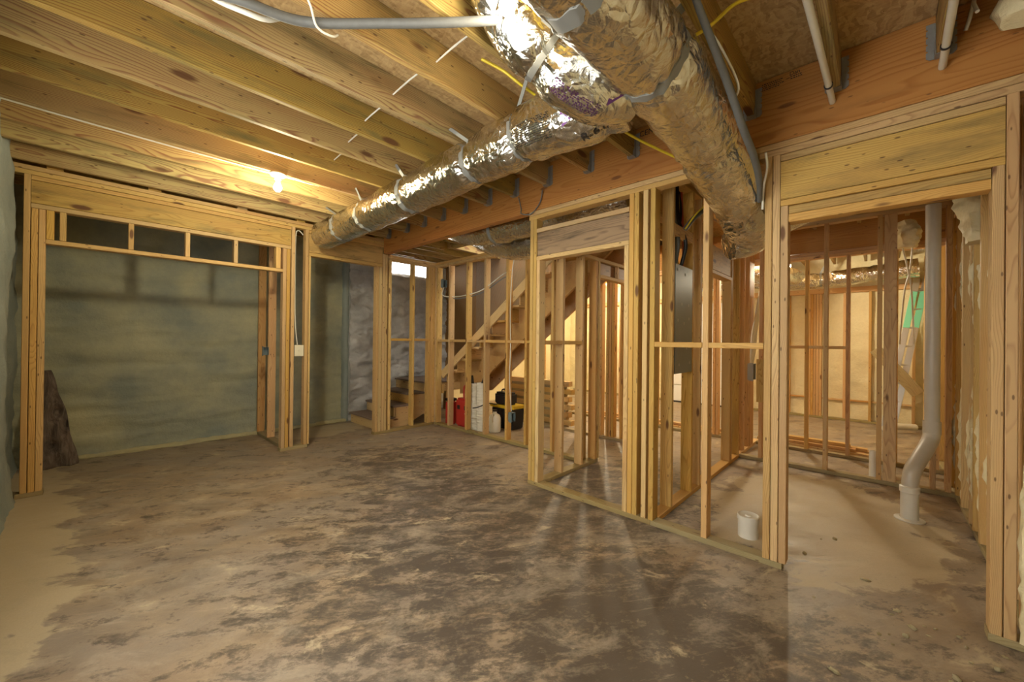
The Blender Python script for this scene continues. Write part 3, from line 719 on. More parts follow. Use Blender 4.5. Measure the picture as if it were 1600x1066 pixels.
# upper flight rises towards the camera
ur, un_ = 0.185, 0.25; ys0 = 4.88
for k in range(12):
    y = ys0 - un_ * k; z = ZL + ur * k
    board('riser', (3.73, y - 0.02, z), (4.42, y, z + ur - 0.028), 'pine', st)
    if k < 11: board('tread', (3.70, y - un_ - 0.02, z + ur - 0.027), (4.45, y + 0.03, z + ur), 'pine', st)
for xs in (3.98, 4.42):
    up = [(xs, ys0 - 0.02, ZL - 0.02)]
    for k in range(12):
        y = ys0 - 0.02 - un_ * k; z = ZL + ur * (k + 1) - 0.028
        up += [(xs, y, z), (xs, y - un_, z)]
    ye = ys0 - 0.02 - un_ * 12; up = up[:-1] + [(xs, ye + un_ * 0.2, ZL + ur * 12 - 0.03)]
    low = [(xs, ye + un_ * 0.2, ZL + ur * 12 - 0.30), (xs, ys0 - 0.02 - un_, ZL - 0.16), (xs, ys0 - 0.02, ZL - 0.20)]
    prism('stringer', [sp(p) for p in up + low], (0.038, 0, 0), 'pine', st)
def zt(y): return 0.833 + 0.741 * (4.885 - y)
beam_between('skirt_board', (3.665, 4.90, zt(4.90) - 0.07), (3.665, 2.25, zt(2.25) - 0.07), 0.032, 0.115, 'pine', st)
# brown sheathing sheets closing the far side of the flight, cut to the slope
pan = struct('wall_stair_sheathing')
ysq = [6.08, 5.2, 4.4, 3.6, 2.8, 2.1]
for a, b in zip(ysq, ysq[1:]):
    za = max(ZL - 0.2, zt(a) - 0.30); zb = max(ZL - 0.2, zt(b) - 0.30); g = 0.002
    bm = bmesh.new()
    poly = [(a - g, za), (b + g, zb), (b + g, 2.86 if zb < 2.8 else zb + 0.02), (a - g, 2.86)]
    prism('sheathing_panel', [(4.60, y, z) for y, z in poly], (0.012, 0, 0), 'sheath', pan)

# ------------------------------------------------------------------ DUCTS
def wrinkle(pins, seed, amp=0.010, crease=0.0016):
    def f(l, th, r):
        d = amp * fbm(Vector((l * 5 + seed, math.cos(th) * 1.3, math.sin(th) * 1.3)), 3)
        d += crease * (1 - abs(fbm(Vector((l * 16 + seed, math.cos(th + l * 5) * 2.6, math.sin(th + l * 5) * 2.6)), 2)) * 2.2)
        near = 0
        for p, dep in pins:
            e = math.exp(-((l - p) / 0.045) ** 2); near = max(near, math.exp(-((l - p) / 0.10) ** 2)); d -= dep * e
        d += near * 0.010 * math.sin(th * 13 + seed * 5 + 4 * math.sin(l * 20)) * (0.6 + 0.4 * math.sin(th * 5))
        return d
    return f
def strap(parent, tube, l, up_to=None, w=0.035, mat='strap', off=0.004):
    """band around the tube at length l, with a tail nailed to the joist"""
    j = max(i for i, x in enumerate(tube.len) if x <= l); f = (l - tube.len[j]) / max(1e-6, tube.len[min(j + 1, len(tube.len) - 1)] - tube.len[j])
    dl = (tube.len[-1] / (len(tube.len) - 1)); h = w / 2 / dl; bm = bmesh.new(); A_, B_, C_, D_ = [], [], [], []
    for i in range(40):
        th = 2 * math.pi * i / 40
        A_.append(bm.verts.new(tube.pt(j + f - h, th, off))); B_.append(bm.verts.new(tube.pt(j + f + h, th, off)))
        C_.append(bm.verts.new(tube.pt(j + f + h, th, off - 0.006))); D_.append(bm.verts.new(tube.pt(j + f - h, th, off - 0.006)))
    for i in range(40):
        k = (i + 1) % 40
        for a, b in ((A_, B_), (B_, C_), (C_, D_), (D_, A_)): bm.faces.new((a[i], a[k], b[k], b[i]))
    o = link('strap', finish(bm, 'strap', True, math.radians(40)), mat, parent)
    if up_to:
        c = tube.C[j]; side = Vector(up_to) - c; t_ = tube.T[j]; side -= t_ * side.dot(t_)
        th = math.atan2(side.dot(tube.Y[j]), side.dot(tube.X[j])); p = tube.pt(j + f, th, off)
        q = Vector(up_to); d = (q - p).normalized(); s = t_ * (w / 2); n = d.cross(t_).normalized() * 0.002
        bm = bmesh.new(); vs = [bm.verts.new(x) for x in (p - s - n, p + s - n, q + s - n, q - s - n, p - s + n, p + s + n, q + s + n, q - s + n)]
        for idx in ((0, 1, 2, 3), (7, 6, 5, 4), (0, 4, 5, 1), (1, 5, 6, 2), (2, 6, 7, 3), (3, 7, 4, 0)): bm.faces.new([vs[i] for i in idx])
        link('strap_tail', finish(bm, 'strap_tail'), mat, o)
    return o

def on_tube_text(parent, tube, body, l0, th0, size, mat='ink', sx=1, sy=1):
    cu = bpy.data.curves.new('t', 'FONT'); cu.body = body; cu.size = size; cu.align_x = 'CENTER'; cu.align_y = 'CENTER'; cu.resolution_u = 3; cu.offset = size * 0.012
    to = bpy.data.objects.new('t', cu); COL.objects.link(to); dg = bpy.context.evaluated_depsgraph_get()
    me = bpy.data.meshes.new_from_object(to.evaluated_get(dg)); bpy.data.objects.remove(to)
    bm = bmesh.new(); bm.from_mesh(me)
    bmesh.ops.subdivide_edges(bm, edges=[e for e in bm.edges if e.calc_length() > size * 0.15], cuts=2)
    bmesh.ops.triangulate(bm, faces=bm.faces)
    dl = tube.len[-1] / (len(tube.len) - 1)
    for v in bm.verts:
        l = l0 + sx * v.co.x; j = max(i for i, x in enumerate(tube.len) if x <= max(0, l)); seg = tube.len[min(j + 1, len(tube.len) - 1)] - tube.len[j]
        f = (l - tube.len[j]) / seg if seg > 1e-9 else 0
        v.co = tube.pt(j + f, th0 + sy * v.co.y / tube.r[j], 0.004)
    return link('printed_text', finish(bm, 'printed_text'), mat, parent)
def on_tube_marks(parent, tube, l0, l1, th0, th1, rows, mat='ink', tri=None):
    """rows of unreadably small print, as on the photograph"""
    bm = bmesh.new(); rr = random.Random(3)
    def J_(l):
        j = max(i for i, x in enumerate(tube.len) if x <= max(0, l)); seg = tube.len[min(j + 1, len(tube.len) - 1)] - tube.len[j]
        return j + (l - tube.len[j]) / seg
    if tri:
        for quad in tri: bm.faces.new([bm.verts.new(tube.pt(J_(l), th, 0.004)) for l, th in quad])
        return link('printed_mark', finish(bm, 'printed_mark'), mat, parent)
    for r in range(rows):
        th = th0 + (th1 - th0) * (r + 0.5) / rows; h = abs(th1 - th0) / rows * 0.22; l = l0
        while l < l1:
            w_ = rr.uniform(0.004, 0.012)
            if rr.random() > 0.18 and l + w_ < l1: bm.faces.new([bm.verts.new(tube.pt(J_(a), b, 0.004)) for a, b in ((l, th - h), (l + w_, th - h), (l + w_, th + h), (l, th + h))])
            l += w_ + 0.0035
    return link('printed_text', finish(bm, 'printed_text'), mat, parent)

# trunk duct, from above the camera, under the beam and through the first partition
d1 = thing('flexible_duct', 'thick crinkled foil trunk duct strapped under the beam, passing through the partition', 'duct')
T1 = Tube([(0.15, 0.72, 2.62), (0.55, 0.72, 2.50), (1.20, 0.70, 2.465), (1.50, 0.695, 2.455), (1.86, 0.685, 2.435), (2.30, 0.675, 2.345), (2.66, 0.655, 2.215), (2.95, 0.655, 2.12), (3.17, 0.66, 2.06)],
          [0.15, 0.155, 0.157, 0.160, 0.168, 0.160, 0.146, 0.145, 0.13], 72, 14, wrinkle([(0.90, 0.012), (1.42, 0.022), (2.12, 0.020), (2.72, 0.02)], 1.0))
link('foil_jacket', T1.mesh('foil_jacket', 1), 'foil', d1)
strap(d1, T1, 0.90, (1.10, 0.588, 2.70)); strap(d1, T1, 1.42, (1.66, 0.549, 2.72), 0.045)
# elbow and cross run beyond the partition
d1b = thing('flexible_duct', 'foil duct crossing above the right doorway behind the header', 'duct')
T2 = Tube([(3.12, 0.80, 2.0), (3.20, 0.70, 2.04), (3.33, 0.55, 2.19), (3.40, 0.30, 2.275), (3.40, 0.0, 2.29), (3.40, -0.35, 2.30)], [0.10, 0.125, 0.125, 0.12, 0.12, 0.12], 48, 12, wrinkle([(0.30, 0.015)], 4.0, 0.01, 0.002))
link('foil_jacket', T2.mesh('foil_jacket', 1), 'foil', d1b)
strap(d1b, T2, 0.36)
# branch towards the left wall
d2 = thing('flexible_duct', 'long foil branch duct slung under the joists towards the left framed wall', 'duct')
T3 = Tube([(1.70, 0.86, 2.42), (1.655, 1.05, 2.43), (1.655, 1.30, 2.455), (1.69, 1.60, 2.465), (1.72, 2.02, 2.475), (1.76, 2.75, 2.48), (1.79, 3.5, 2.485), (1.815, 4.2, 2.49), (1.82, 4.72, 2.49)],
          [0.115, 0.15, 0.155, 0.15, 0.15, 0.15, 0.152, 0.152, 0.150], 60, 18, wrinkle([(0.10, 0.02), (0.64, 0.028), (1.10, 0.03), (1.95, 0.02), (2.75, 0.022), (3.35, 0.012)], 7.0))
link('foil_jacket', T3.mesh('foil_jacket', 1), 'foil', d2)
strap(d2, T3, 0.64, (1.52, 1.33, 2.68)); strap(d2, T3, 1.10, (1.60, 2.09, 2.70)); strap(d2, T3, 1.95, (1.64, 2.84, 2.70)); strap(d2, T3, 2.75, (1.66, 3.59, 2.71)); strap(d2, T3, 3.35, (1.68, 4.33, 2.70))
# short elbow going up between the joists beside the lamp
d3 = thing('flexible_duct', 'stubby bent foil duct curling up between joists beside the near bulb', 'duct')
T4 = Tube([(1.66, 0.84, 2.42), (1.53, 0.93, 2.41), (1.40, 1.00, 2.45), (1.26, 1.075, 2.545), (1.14, 1.13, 2.68), (1.05, 1.15, 2.80)], [0.11, 0.13, 0.13, 0.122, 0.118, 0.115], 56, 14, wrinkle([(0.42, 0.03)], 12.0))
link('foil_jacket', T4.mesh('foil_jacket', 1), 'foil', d3)
strap(d3, T4, 0.44, None, 0.02)
# two ducts behind the beam in the hall
d4 = thing('flexible_duct', 'upper foil duct behind the beam above the stair side wall', 'duct')
T5 = Tube([(3.02, 4.05, 2.72), (3.02, 3.65, 2.575), (3.02, 3.2, 2.50), (3.02, 2.6, 2.49), (3.02, 2.05, 2.50), (3.02, 1.5, 2.50)], [0.10, 0.13, 0.135, 0.135, 0.135, 0.13], 44, 12, wrinkle([(1.25, 0.01)], 17.0))
link('foil_jacket', T5.mesh('foil_jacket', 1), 'foil', d4); strap(d4, T5, 1.0, (3.02, 3.10, 2.72))
d5 = thing('flexible_duct', 'lower foil duct behind the beam above the stair side wall', 'duct')
T6 = Tube([(3.34, 3.90, 2.66), (3.34, 3.5, 2.47), (3.34, 3.1, 2.365), (3.34, 2.6, 2.34), (3.34, 2.3, 2.36), (3.34, 1.7, 2.40)], [0.09, 0.12, 0.13, 0.13, 0.125, 0.12], 44, 12, wrinkle([(1.2, 0.01)], 23.0))
link('foil_jacket', T6.mesh('foil_jacket', 1), 'foil', d5); strap(d5, T6, 1.35, (3.2, 2.51, 2.70))
# far room duct along the foam wall
d6 = thing('flexible_duct', 'shiny foil duct along the top of the cream foam wall', 'duct')
T7 = Tube([(7.9, 2.6, 2.40), (8.0, 1.6, 2.36), (8.1, 0.9, 2.33), (8.15, 0.3, 2.36), (8.15, -0.4, 2.42)], [0.12, 0.12, 0.115, 0.12, 0.13], 36, 16, wrinkle([(1.0, 0.03), (1.9, 0.03), (2.5, 0.02)], 31.0, 0.018, 0.006))
link('foil_jacket', T7.mesh('foil_jacket', 1), 'foil', d6); strap(d6, T7, 1.9, (8.1, 0.62, 2.64))
d7 = thing('flexible_duct', 'fat foil duct beside the glowing bulb in the far right room', 'duct')
T8 = Tube([(6.9, 1.9, 2.62), (6.95, 1.5, 2.40), (7.05, 1.12, 2.32), (7.5, 0.95, 2.34)], [0.13, 0.15, 0.15, 0.10], 36, 14, wrinkle([(0.8, 0.02)], 41.0, 0.02, 0.004))
link('foil_jacket', T8.mesh('foil_jacket', 1), 'foil', d7)
# printing on the jackets
def face_th(tube, l, tgt=Vector((0, 0, 1.3))):
    j = max(i for i, x in enumerate(tube.len) if x <= l); d = tgt - tube.C[j]
    return math.atan2(d.dot(tube.Y[j]), d.dot(tube.X[j]))
th = face_th(T3, 0.35)
on_tube_marks(d2, T3, 0.33, 0.62, th + 0.42, th - 0.38, 12)
on_tube_text(d2, T3, 'R-6.0', 0.14, face_th(T3, 0.14) - 0.75, 0.055, sx=-1, sy=1)
on_tube_text(d1b, T2, 'R-6.0', 0.34, face_th(T2, 0.34) - 0.5, 0.06, sx=-1, sy=1)
th = face_th(T3, 0.22)
on_tube_marks(d2, T3, 0, 0, 0, 0, 0, 'purple', tri=[[(0.19, th + 0.05), (0.26, th + 0.30), (0.26, th - 0.20)]])
th = face_th(T4, 0.16)
on_tube_marks(d3, T4, 0, 0, 0, 0, 0, 'purple', tri=[[(0.09, th + 0.1), (0.15, th + 0.45), (0.15, th - 0.25)]])
th = face_th(T4, 0.25); on_tube_marks(d3, T4, 0.17, 0.36, th - 0.2, th - 0.65, 7, 'purple')

# stamps on the beam face
def flat_text(parent, body, loc, size, rot, mat='ink'):
    cu = bpy.data.curves.new('t', 'FONT'); cu.body = body; cu.size = size; cu.extrude = 0.0004
    to = bpy.data.objects.new('t', cu); COL.objects.link(to); dg = bpy.context.evaluated_depsgraph_get()
    me = bpy.data.meshes.new_from_object(to.evaluated_get(dg)); bpy.data.objects.remove(to)
    o = link('stamp', me, mat, parent); base = Vector(parent.location)
    R = Euler(rot).to_matrix(); Rp = Euler(parent.rotation_euler).to_matrix().inverted()
    o.rotation_euler = (Rp @ R).to_euler(); o.location = Rp @ (Vector(loc) - base); return o
RT = (math.pi / 2, 0, -math.pi / 2)      # reads towards -Y on a face looking at -X
flat_text(bA, 'CENTER', (2.6975, 1.285, 2.785), 0.055, RT)
def stamp_rows(y_start, z_top, rows, length):
    bm = bmesh.new(); rr = random.Random(9); Rp = Euler(bA.rotation_euler).to_matrix().inverted()
    for r in range(rows):
        y = y_start; z = z_top - 0.011 * r
        while y > y_start - length * rr.uniform(0.75, 1):
            w_ = rr.uniform(0.004, 0.012)
            vs = [Rp @ (Vector((2.6985, a, b)) - Vector(bA.location)) for a, b in ((y, z), (y - w_, z), (y - w_, z - 0.005), (y, z - 0.005))]
            bm.faces.new([bm.verts.new(v) for v in vs]); y -= w_ + 0.003
    link('stamp', finish(bm, 'stamp'), 'ink', bA)
stamp_rows(0.52, 2.83, 4, 0.11); stamp_rows(0.38, 2.82, 2, 0.06)
flat_text(bA, 'Dan', (2.6985, 0.385, 2.825), 0.03, RT)

# ------------------------------------------------------------------ LAMPS
def bulb_fixture(i, x, y, z, watts, colr, label, top):
    t = thing('light_bulb', label, 'lamp', (x, y, top), 'bare bulbs in lampholders under the joists')
    lathe('lampholder', [(0.0, 0.0), (0.055, 0.0), (0.06, -0.008), (0.05, -0.020), (0.026, -0.03), (0.024, -0.048), (0.0, -0.048)], 'porcelain', t)
    zz = z - top
    lathe('bulb', [(0.0, zz - 0.034), (0.016, zz - 0.030), (0.027, zz - 0.018), (0.031, zz), (0.027, zz + 0.018), (0.017, zz + 0.034), (0.013, -0.0485), (0.0, -0.0485)], 'bulb', t)
    ld = bpy.data.lights.new('bulb_light', 'POINT'); ld.energy = watts; ld.color = colr; ld.shadow_soft_size = 0.05
    lo = bpy.data.objects.new('bulb_light', ld); COL.objects.link(lo); lo.parent = t; lo.location = (0, 0, zz - 0.075)
BL = ['glowing bare bulb under the joists in front of the left framed wall', 'glowing bare bulb beside the foil duct overhead',
      'glowing bare bulb far off beyond the right doorway', 'glowing bare bulb behind the closet framing', 'glowing bare bulb in the farthest middle room']
for i, (b_, lb) in enumerate(zip(BULBS, BL)): bulb_fixture(i, *b_, lb, ZJ if i < 2 else b_[2] + 0.1)
# lampholder boxes of the two near lamps hang from short blocks; the far ones from their own joist blocks
for i, (x, y, z, *_r) in enumerate(BULBS):
    top = ZJ if i < 2 else z + 0.1
    yj = min(JY, key=lambda q: abs(q + 0.019 - y))
    if i == 1: board('lamp_block', (x - 0.05, 0.9685, ZJ), (x + 0.05, 1.07, ZJ + 0.04), 'pine', ceil)
    if i >= 2: board('lamp_block', (x - 0.05, min(y - 0.05, yj), top), (x + 0.05, max(y + 0.05, yj + 0.038), ZJ - 0.001), 'pine', ceil)

# ------------------------------------------------------------------ CABLES AND PIPES OVERHEAD
tag(cable('electric_cable', [(-0.40, 3.632, 2.64), (-0.09, 3.635, 2.638), (0.3, 3.633, 2.636), (0.7, 3.63, 2.638), (0.98, 3.625, 2.638)], 0.0055, 'white_cable'), 'white cable stapled under a joist leading to the left bulb', 'cable')
tag(cable('electric_cable', [(1.06, 3.62, 2.638), (1.15, 3.60, 2.634), (1.27, 3.625, 2.642), (1.36, 3.66, 2.66)], 0.0055, 'white_cable'), 'short white cable leaving the left bulb to the right', 'cable')
tag(cable('electric_cable', [(0.55, 0.955, 2.638), (0.80, 0.975, 2.635), (0.97, 1.0, 2.638)], 0.0055, 'white_cable'), 'white cable leading to the near overhead bulb', 'cable')
tag(cable('insulated_line', [(0.16, 1.95, 2.60), (0.33, 1.77, 2.565), (0.56, 1.71, 2.58), (0.80, 1.50, 2.60), (0.97, 1.28, 2.585), (1.10, 1.10, 2.575), (1.27, 0.90, 2.59), (1.42, 0.62, 2.62)],
          [0.017, 0.018, 0.019, 0.018, 0.018, 0.017, 0.017, 0.017], 'lineset', n=14, k=10), 'thick grey insulated line crossing the joists to the trunk duct', 'pipe')
tag(cable('insulated_line', [(1.42, 0.515, 2.63), (1.573, 0.497, 2.53), (1.849, 0.482, 2.41), (2.087, 0.475, 2.305), (2.30, 0.475, 2.25), (2.50, 0.49, 2.19), (2.66, 0.52, 2.13)], [0.010, 0.014, 0.016, 0.017, 0.017, 0.016, 0.012], 'lineset', n=14, k=10),
    'dark grey insulated line running alongside the trunk duct', 'pipe')
tag(cable('water_tube', [(0.22, 1.92, 2.66), (0.30, 1.87, 2.60), (0.386, 1.80, 2.56), (0.46, 1.79, 2.57), (0.53, 1.80, 2.63)], 0.010, 'white_cable', n=10), 'lower curved white water tube at the top left', 'pipe')
tag(cable('water_tube', [(0.26, 1.90, 2.68), (0.33, 1.86, 2.62), (0.42, 1.80, 2.60), (0.48, 1.76, 2.60)], 0.010, 'white_cable', n=10), 'upper curved white water tube at the top left', 'pipe')
tag(cable('electric_cable', [(0.50, 1.62, 2.66), (0.56, 1.63, 2.61), (0.60, 1.66, 2.555), (0.66, 1.66, 2.55), (0.70, 1.70, 2.60)], 0.0045, 'white_cable'), 'white cable looping under the grey insulated line', 'cable')
tag(cable('electric_cable', [(2.55, 0.47, 2.36), (2.62, 0.475, 2.30), (2.67, 0.50, 2.22), (2.665, 0.505, 2.08)], 0.006, 'white_cable'), 'thin white line beside the trunk duct at the partition stud', 'cable')
tag(cable('electric_cable', [(1.84, 0.575, 2.66), (1.80, 0.52, 2.60), (1.93, 0.462, 2.44), (1.98, 0.50, 2.40)], 0.005, 'white_cable'), 'white tie loop hanging over the dark line by the trunk duct', 'cable')
yl = tag(cable('gas_line', [(1.40, 1.56, 2.80), (1.486, 1.487, 2.75), (1.55, 1.43, 2.69), (1.66, 1.38, 2.64)], 0.008, 'yellow_cable'), 'yellow cable sagging between joists by the branch duct', 'cable')
tag(cable('electric_cable', [(1.95, 1.25, 2.70), (2.25, 1.18, 2.62), (2.5, 1.03, 2.53), (2.66, 0.90, 2.462)], 0.008, 'yellow_cable'), 'yellow cable running from the ducts down to the top plate', 'cable')
tag(cable('electric_cable', [(1.96, 0.36, 2.80), (1.843, 0.452, 2.735), (1.80, 0.55, 2.66), (1.70, 0.66, 2.575)], 0.008, 'yellow_cable'), 'yellow cable rising past the trunk duct at the top', 'cable')
tag(cable('electric_cable', [(1.03, 0.86, 2.78), (1.12, 0.87, 2.70), (1.22, 0.85, 2.64)], 0.010, 'yellow_cable'), 'yellow cable between the near bulb and the trunk duct', 'cable')
# white conduits along two right hand joists
for (x0, y0_, x1, y1_, lb) in ((1.30, 0.225, 2.695, 0.193, 'white conduit under the joist above the right doorway'), (1.6, -0.185, 2.695, -0.205, 'white conduit under the rightmost joist')):
    t = thing('conduit', lb, 'pipe', (x1, y1_, 2.612))
    cable('pipe', [(x0 - x1, y0_ - y1_, 0.016), (-0.5, (y0_ - y1_) * 0.36, 0.008), (0.0, 0.0, -0.016)], 0.0145, 'pvc', t, n=14)
    k_ = lathe('clip', [(0.0148, -0.005), (0.019, -0.005), (0.019, 0.005), (0.0148, 0.005), (0.0148, -0.005)], 'black', t, c=(0, 0, 0))
    k_.rotation_euler = (0, math.pi / 2, 0); k_.location = (-0.17, (y0_ - y1_) * 0.12, -0.008)
tag(cable('drain_tube', [(2.52, -0.29, 2.70), (2.56, -0.285, 2.76), (2.60, -0.29, 2.80), (2.62, -0.28, 2.74), (2.64, -0.27, 2.70)], 0.007, 'white_cable'), 'thin white tube curling down the beam at the top right', 'cable')
# small cables drilled through the joists
hx = [(1.11, 2.10), (1.155, 2.49), (1.20, 2.85), (1.255, 3.22), (1.31, 3.60)]
for i, (x, y) in enumerate([(1.20, 1.687), (1.19, 2.10), (1.21, 2.49), (1.26, 2.85), (1.31, 3.22)]):
    z = 2.74
    yn = JY[JY.index(y) - 1]
    for s in (0, 1):
        tag(cable('electric_cable', [(x + 0.0, y + 0.0, z), (x + 0.005 + 0.008 * s, (y + yn) / 2 + 0.02, z + 0.012 + 0.012 * s), (x + 0.015 + 0.01 * s, yn + 0.038, z + 0.02)], 0.0042, 'white_cable', n=6),
            ['near', 'far'][s] + ' white cable of the pair crossing the ' + ['first', 'second', 'third', 'fourth', 'fifth'][i] + ' joist bay behind the grey line', 'cable', 'white cables threaded through the joists')
tag(cable('electric_cable', [(2.68, 2.45, 2.62), (2.66, 2.40, 2.50), (2.62, 2.36, 2.44), (2.66, 2.28, 2.43), (2.685, 2.20, 2.52), (2.68, 2.17, 2.62)], 0.005, 'grey_cable'), 'grey cable loop hanging over the beam face', 'cable')

# ------------------------------------------------------------------ BOXES ON STUDS
sw = thing('switch_box', 'ivory switch box between studs of the left framed wall', 'switch', (1.645, 4.985, 1.15))
boxes('back_box', [((-0.045, -0.01, -0.06), (0.045, 0.05, 0.06))], 'box_blue', sw, 0.004)
boxes('cover_plate', [((-0.05, -0.018, -0.066), (0.05, -0.011, 0.066))], 'ivory', sw, 0.003)
boxes('toggle', [((-0.006, -0.030, -0.012), (0.006, -0.0185, 0.012))], 'ivory', sw, 0.002)
tag(cable('electric_cable', [(1.68, 4.99, 2.52), (1.63, 4.99, 2.56), (1.60, 4.99, 2.48), (1.60, 4.995, 2.0), (1.605, 4.99, 1.5), (1.635, 5.0, 1.22)], 0.006, 'white_cable'), 'white cable running down to the ivory switch box', 'cable')
def device_box(loc, mat, label, size=(0.05, 0.04, 0.075)):
    t = thing('outlet_box', label, 'outlet box', loc); a, b, c = size
    bm = bmesh.new(); w_ = 0.003
    for mn, mx in (((-a / 2, -b / 2, -c / 2), (-a / 2 + w_, b / 2, c / 2)), ((a / 2 - w_, -b / 2, -c / 2), (a / 2, b / 2, c / 2)), ((-a / 2, -b / 2, -c / 2), (a / 2, b / 2, -c / 2 + w_)), ((-a / 2, -b / 2, c / 2 - w_), (a / 2, b / 2, c / 2)), ((-a / 2, b / 2 - w_, -c / 2), (a / 2, b / 2, c / 2))): box_bm(bm, mn, mx)
    link('housing', finish(bm, 'housing'), mat, t)
    boxes('nail_bracket', [((-a / 2 - 0.004, -b / 2, -c / 2 - 0.01), (-a / 2 - 0.001, b / 2 * 0.5, c / 2 + 0.01))], mat, t)
    return t
device_box((1.465, 5.60, 1.13), 'box_blue', 'blue-grey outlet box on the stub wall stud behind the wide opening', (0.06, 0.06, 0.10))
device_box((3.58, 3.35, 0.34), 'box_blue', 'blue-grey outlet box low on the stair side wall', (0.07, 0.06, 0.11))
device_box((3.60, 4.80, 2.14), 'box_blue', 'blue-grey box high on the stair wall beside the corner post', (0.07, 0.06, 0.11))
device_box((5.37, 1.115, 0.955), 'box_grey', 'blue-grey box holding a bundle of white cables', (0.14, 0.06, 0.19))
for i in range(5):
    s = i - 2
    tag(cable('electric_cable', [(5.37 + 0.02 * s, 1.115, 1.05), (5.36 + 0.05 * s, 1.10, 1.22), (5.44 + 0.05 * s, 1.105, 1.42), (5.60 + 0.04 * s, 1.11, 1.62), (5.80 + 0.02 * s, 1.115, 1.95)], 0.012, 'white_cable', n=6),
        ['leftmost', 'second', 'middle', 'fourth', 'rightmost'][i] + ' white cable fanning down into the blue-grey box', 'cable', 'white cables entering the blue-grey box')
board_y = tag(board('plywood_offcut', (4.975, 0.918, 0.65), (4.998, 0.99, 1.12), 'pine'), 'yellow vertical wood offcut fixed beside the cable box', 'board')
# stair side cables
tag(cable('electric_cable', [(3.60, 4.80, 2.08), (3.60, 4.83, 1.97), (3.605, 4.62, 1.93), (3.605, 4.3, 1.93), (3.605, 3.95, 1.98), (3.605, 3.60, 2.13), (3.605, 3.42, 2.19)], 0.007, 'white_cable'), 'upper white cable sagging across the stair side studs', 'cable')
tag(cable('electric_cable', [(3.62, 4.78, 2.06), (3.62, 4.80, 1.95), (3.625, 4.55, 1.90), (3.625, 4.2, 1.91), (3.625, 3.9, 1.97), (3.62, 3.6, 2.09), (3.62, 3.42, 2.14)], 0.007, 'grey_cable'), 'lower grey cable sagging across the stair side studs', 'cable')
tag(cable('electric_cable', [(3.60, 3.33, 2.38), (3.595, 3.38, 2.2), (3.58, 3.395, 1.7), (3.575, 3.38, 1.2), (3.575, 3.39, 0.8), (3.58, 3.36, 0.41)], 0.006, 'white_cable'), 'white cable running down a stair stud to the low outlet box', 'cable')

# electrical panel, seen from its back between two studs
ep = thing('electrical_panel', 'grey steel electrical panel mounted between studs of the middle partition', 'electrical panel', (3.255, 1.20, 1.05))
boxes('cabinet', [((-0.19, -0.045, 0.0), (0.193, 0.045, 0.86))], 'panelmetal', ep, 0.004)
bm = bmesh.new()
for x, z in ((-0.12, 0.82), (0.05, 0.80), (-0.05, 0.55), (0.10, 0.55), (-0.13, 0.42), (0.0, 0.4), (0.11, 0.44), (-0.09, 0.22), (0.06, 0.2), (0.13, 0.08), (-0.1, 0.07)):
    g = bmesh.ops.create_circle(bm, cap_ends=True, segments=12, radius=0.013)
    for v in g['verts']: v.co = Vector((x + v.co.x, -0.0465, z + v.co.y))
link('knockouts', finish(bm, 'knockouts'), 'galv', ep, kind='stuff')
for i, (mt, dx, r_, lb) in enumerate((('black_cable', 0.03, 0.016, 'thick black cable dropping into the electrical panel'), ('grey_cable', -0.10, 0.024, 'broad grey cable dropping into the electrical panel'), ('red_cable', 0.085, 0.009, 'red cable dropping into the electrical panel'),
                                      ('yellow_cable', -0.02, 0.008, 'tan cable dropping into the electrical panel'), ('black_cable', 0.0, 0.010, 'thin black cable dropping into the electrical panel'))):
    x = 3.255 + dx
    tag(cable('power_cable', [(x, 1.20, 1.905), (x + 0.01, 1.16 + 0.02 * i, 2.10), (x - 0.05 + 0.02 * i, 1.20, 2.30), (x - 0.03 + 0.05 * i, 1.22 + 0.01 * i, 2.60)], r_, mt), lb, 'cable')
tag(cable('power_cable', [(3.20, 1.13, 2.20), (3.30, 1.10, 2.30), (3.48, 1.06, 2.42), (3.72, 1.04, 2.55)], 0.020, 'grey_cable'), 'grey cable slanting up past the panel studs', 'cable')
tag(cable('power_cable', [(3.17, 1.12, 2.19), (3.28, 1.08, 2.32), (3.46, 1.04, 2.45), (3.70, 1.02, 2.57)], 0.007, 'yellow_cable'), 'yellow cable slanting up past the panel studs', 'cable')

# ------------------------------------------------------------------ PLUMBING
pv = thing('waste_pipe', 'tall dusty white waste pipe with angled offset down to the floor', 'pipe', (4.154, -0.166, 0))
pq = lambda *a: tuple(Vector(a) - pv.location)
link('riser_pipe', Tube([pq(4.50, -0.30, 0.66), pq(4.50, -0.30, 1.4), pq(4.50, -0.30, 2.40)], 0.044, 24, 6).mesh('p'), 'pipe_grey', pv)
link('coupling', Tube([pq(4.50, -0.30, 0.60), pq(4.50, -0.30, 0.70)], 0.052, 24, 4).mesh('p'), 'pipe_grey', pv)
link('elbow', Tube([pq(4.50, -0.30, 0.64), pq(4.49, -0.296, 0.58), pq(4.44, -0.275, 0.52), pq(4.27, -0.21, 0.41), pq(4.19, -0.18, 0.35), pq(4.165, -0.17, 0.28), pq(4.16, -0.168, 0.22)], [0.047, 0.05, 0.05, 0.05, 0.05, 0.048, 0.046], 24, 8).mesh('p'), 'pipe_grey', pv)
lathe('floor_stub', [(0.0, 0.0), (0.050, 0.0), (0.050, 0.20), (0.056, 0.205), (0.056, 0.245), (0.048, 0.25), (0.0, 0.25)], 'pvc', pv)
lathe('floor_ring', [(0.052, 0.004), (0.085, 0.0), (0.085, 0.008), (0.055, 0.014), (0.052, 0.004)], 'pvc', pv, seg=18)
sb = thing('capped_pipe', 'short wide white capped pipe stub rising from the floor', 'pipe', (3.02, 0.64, 0))
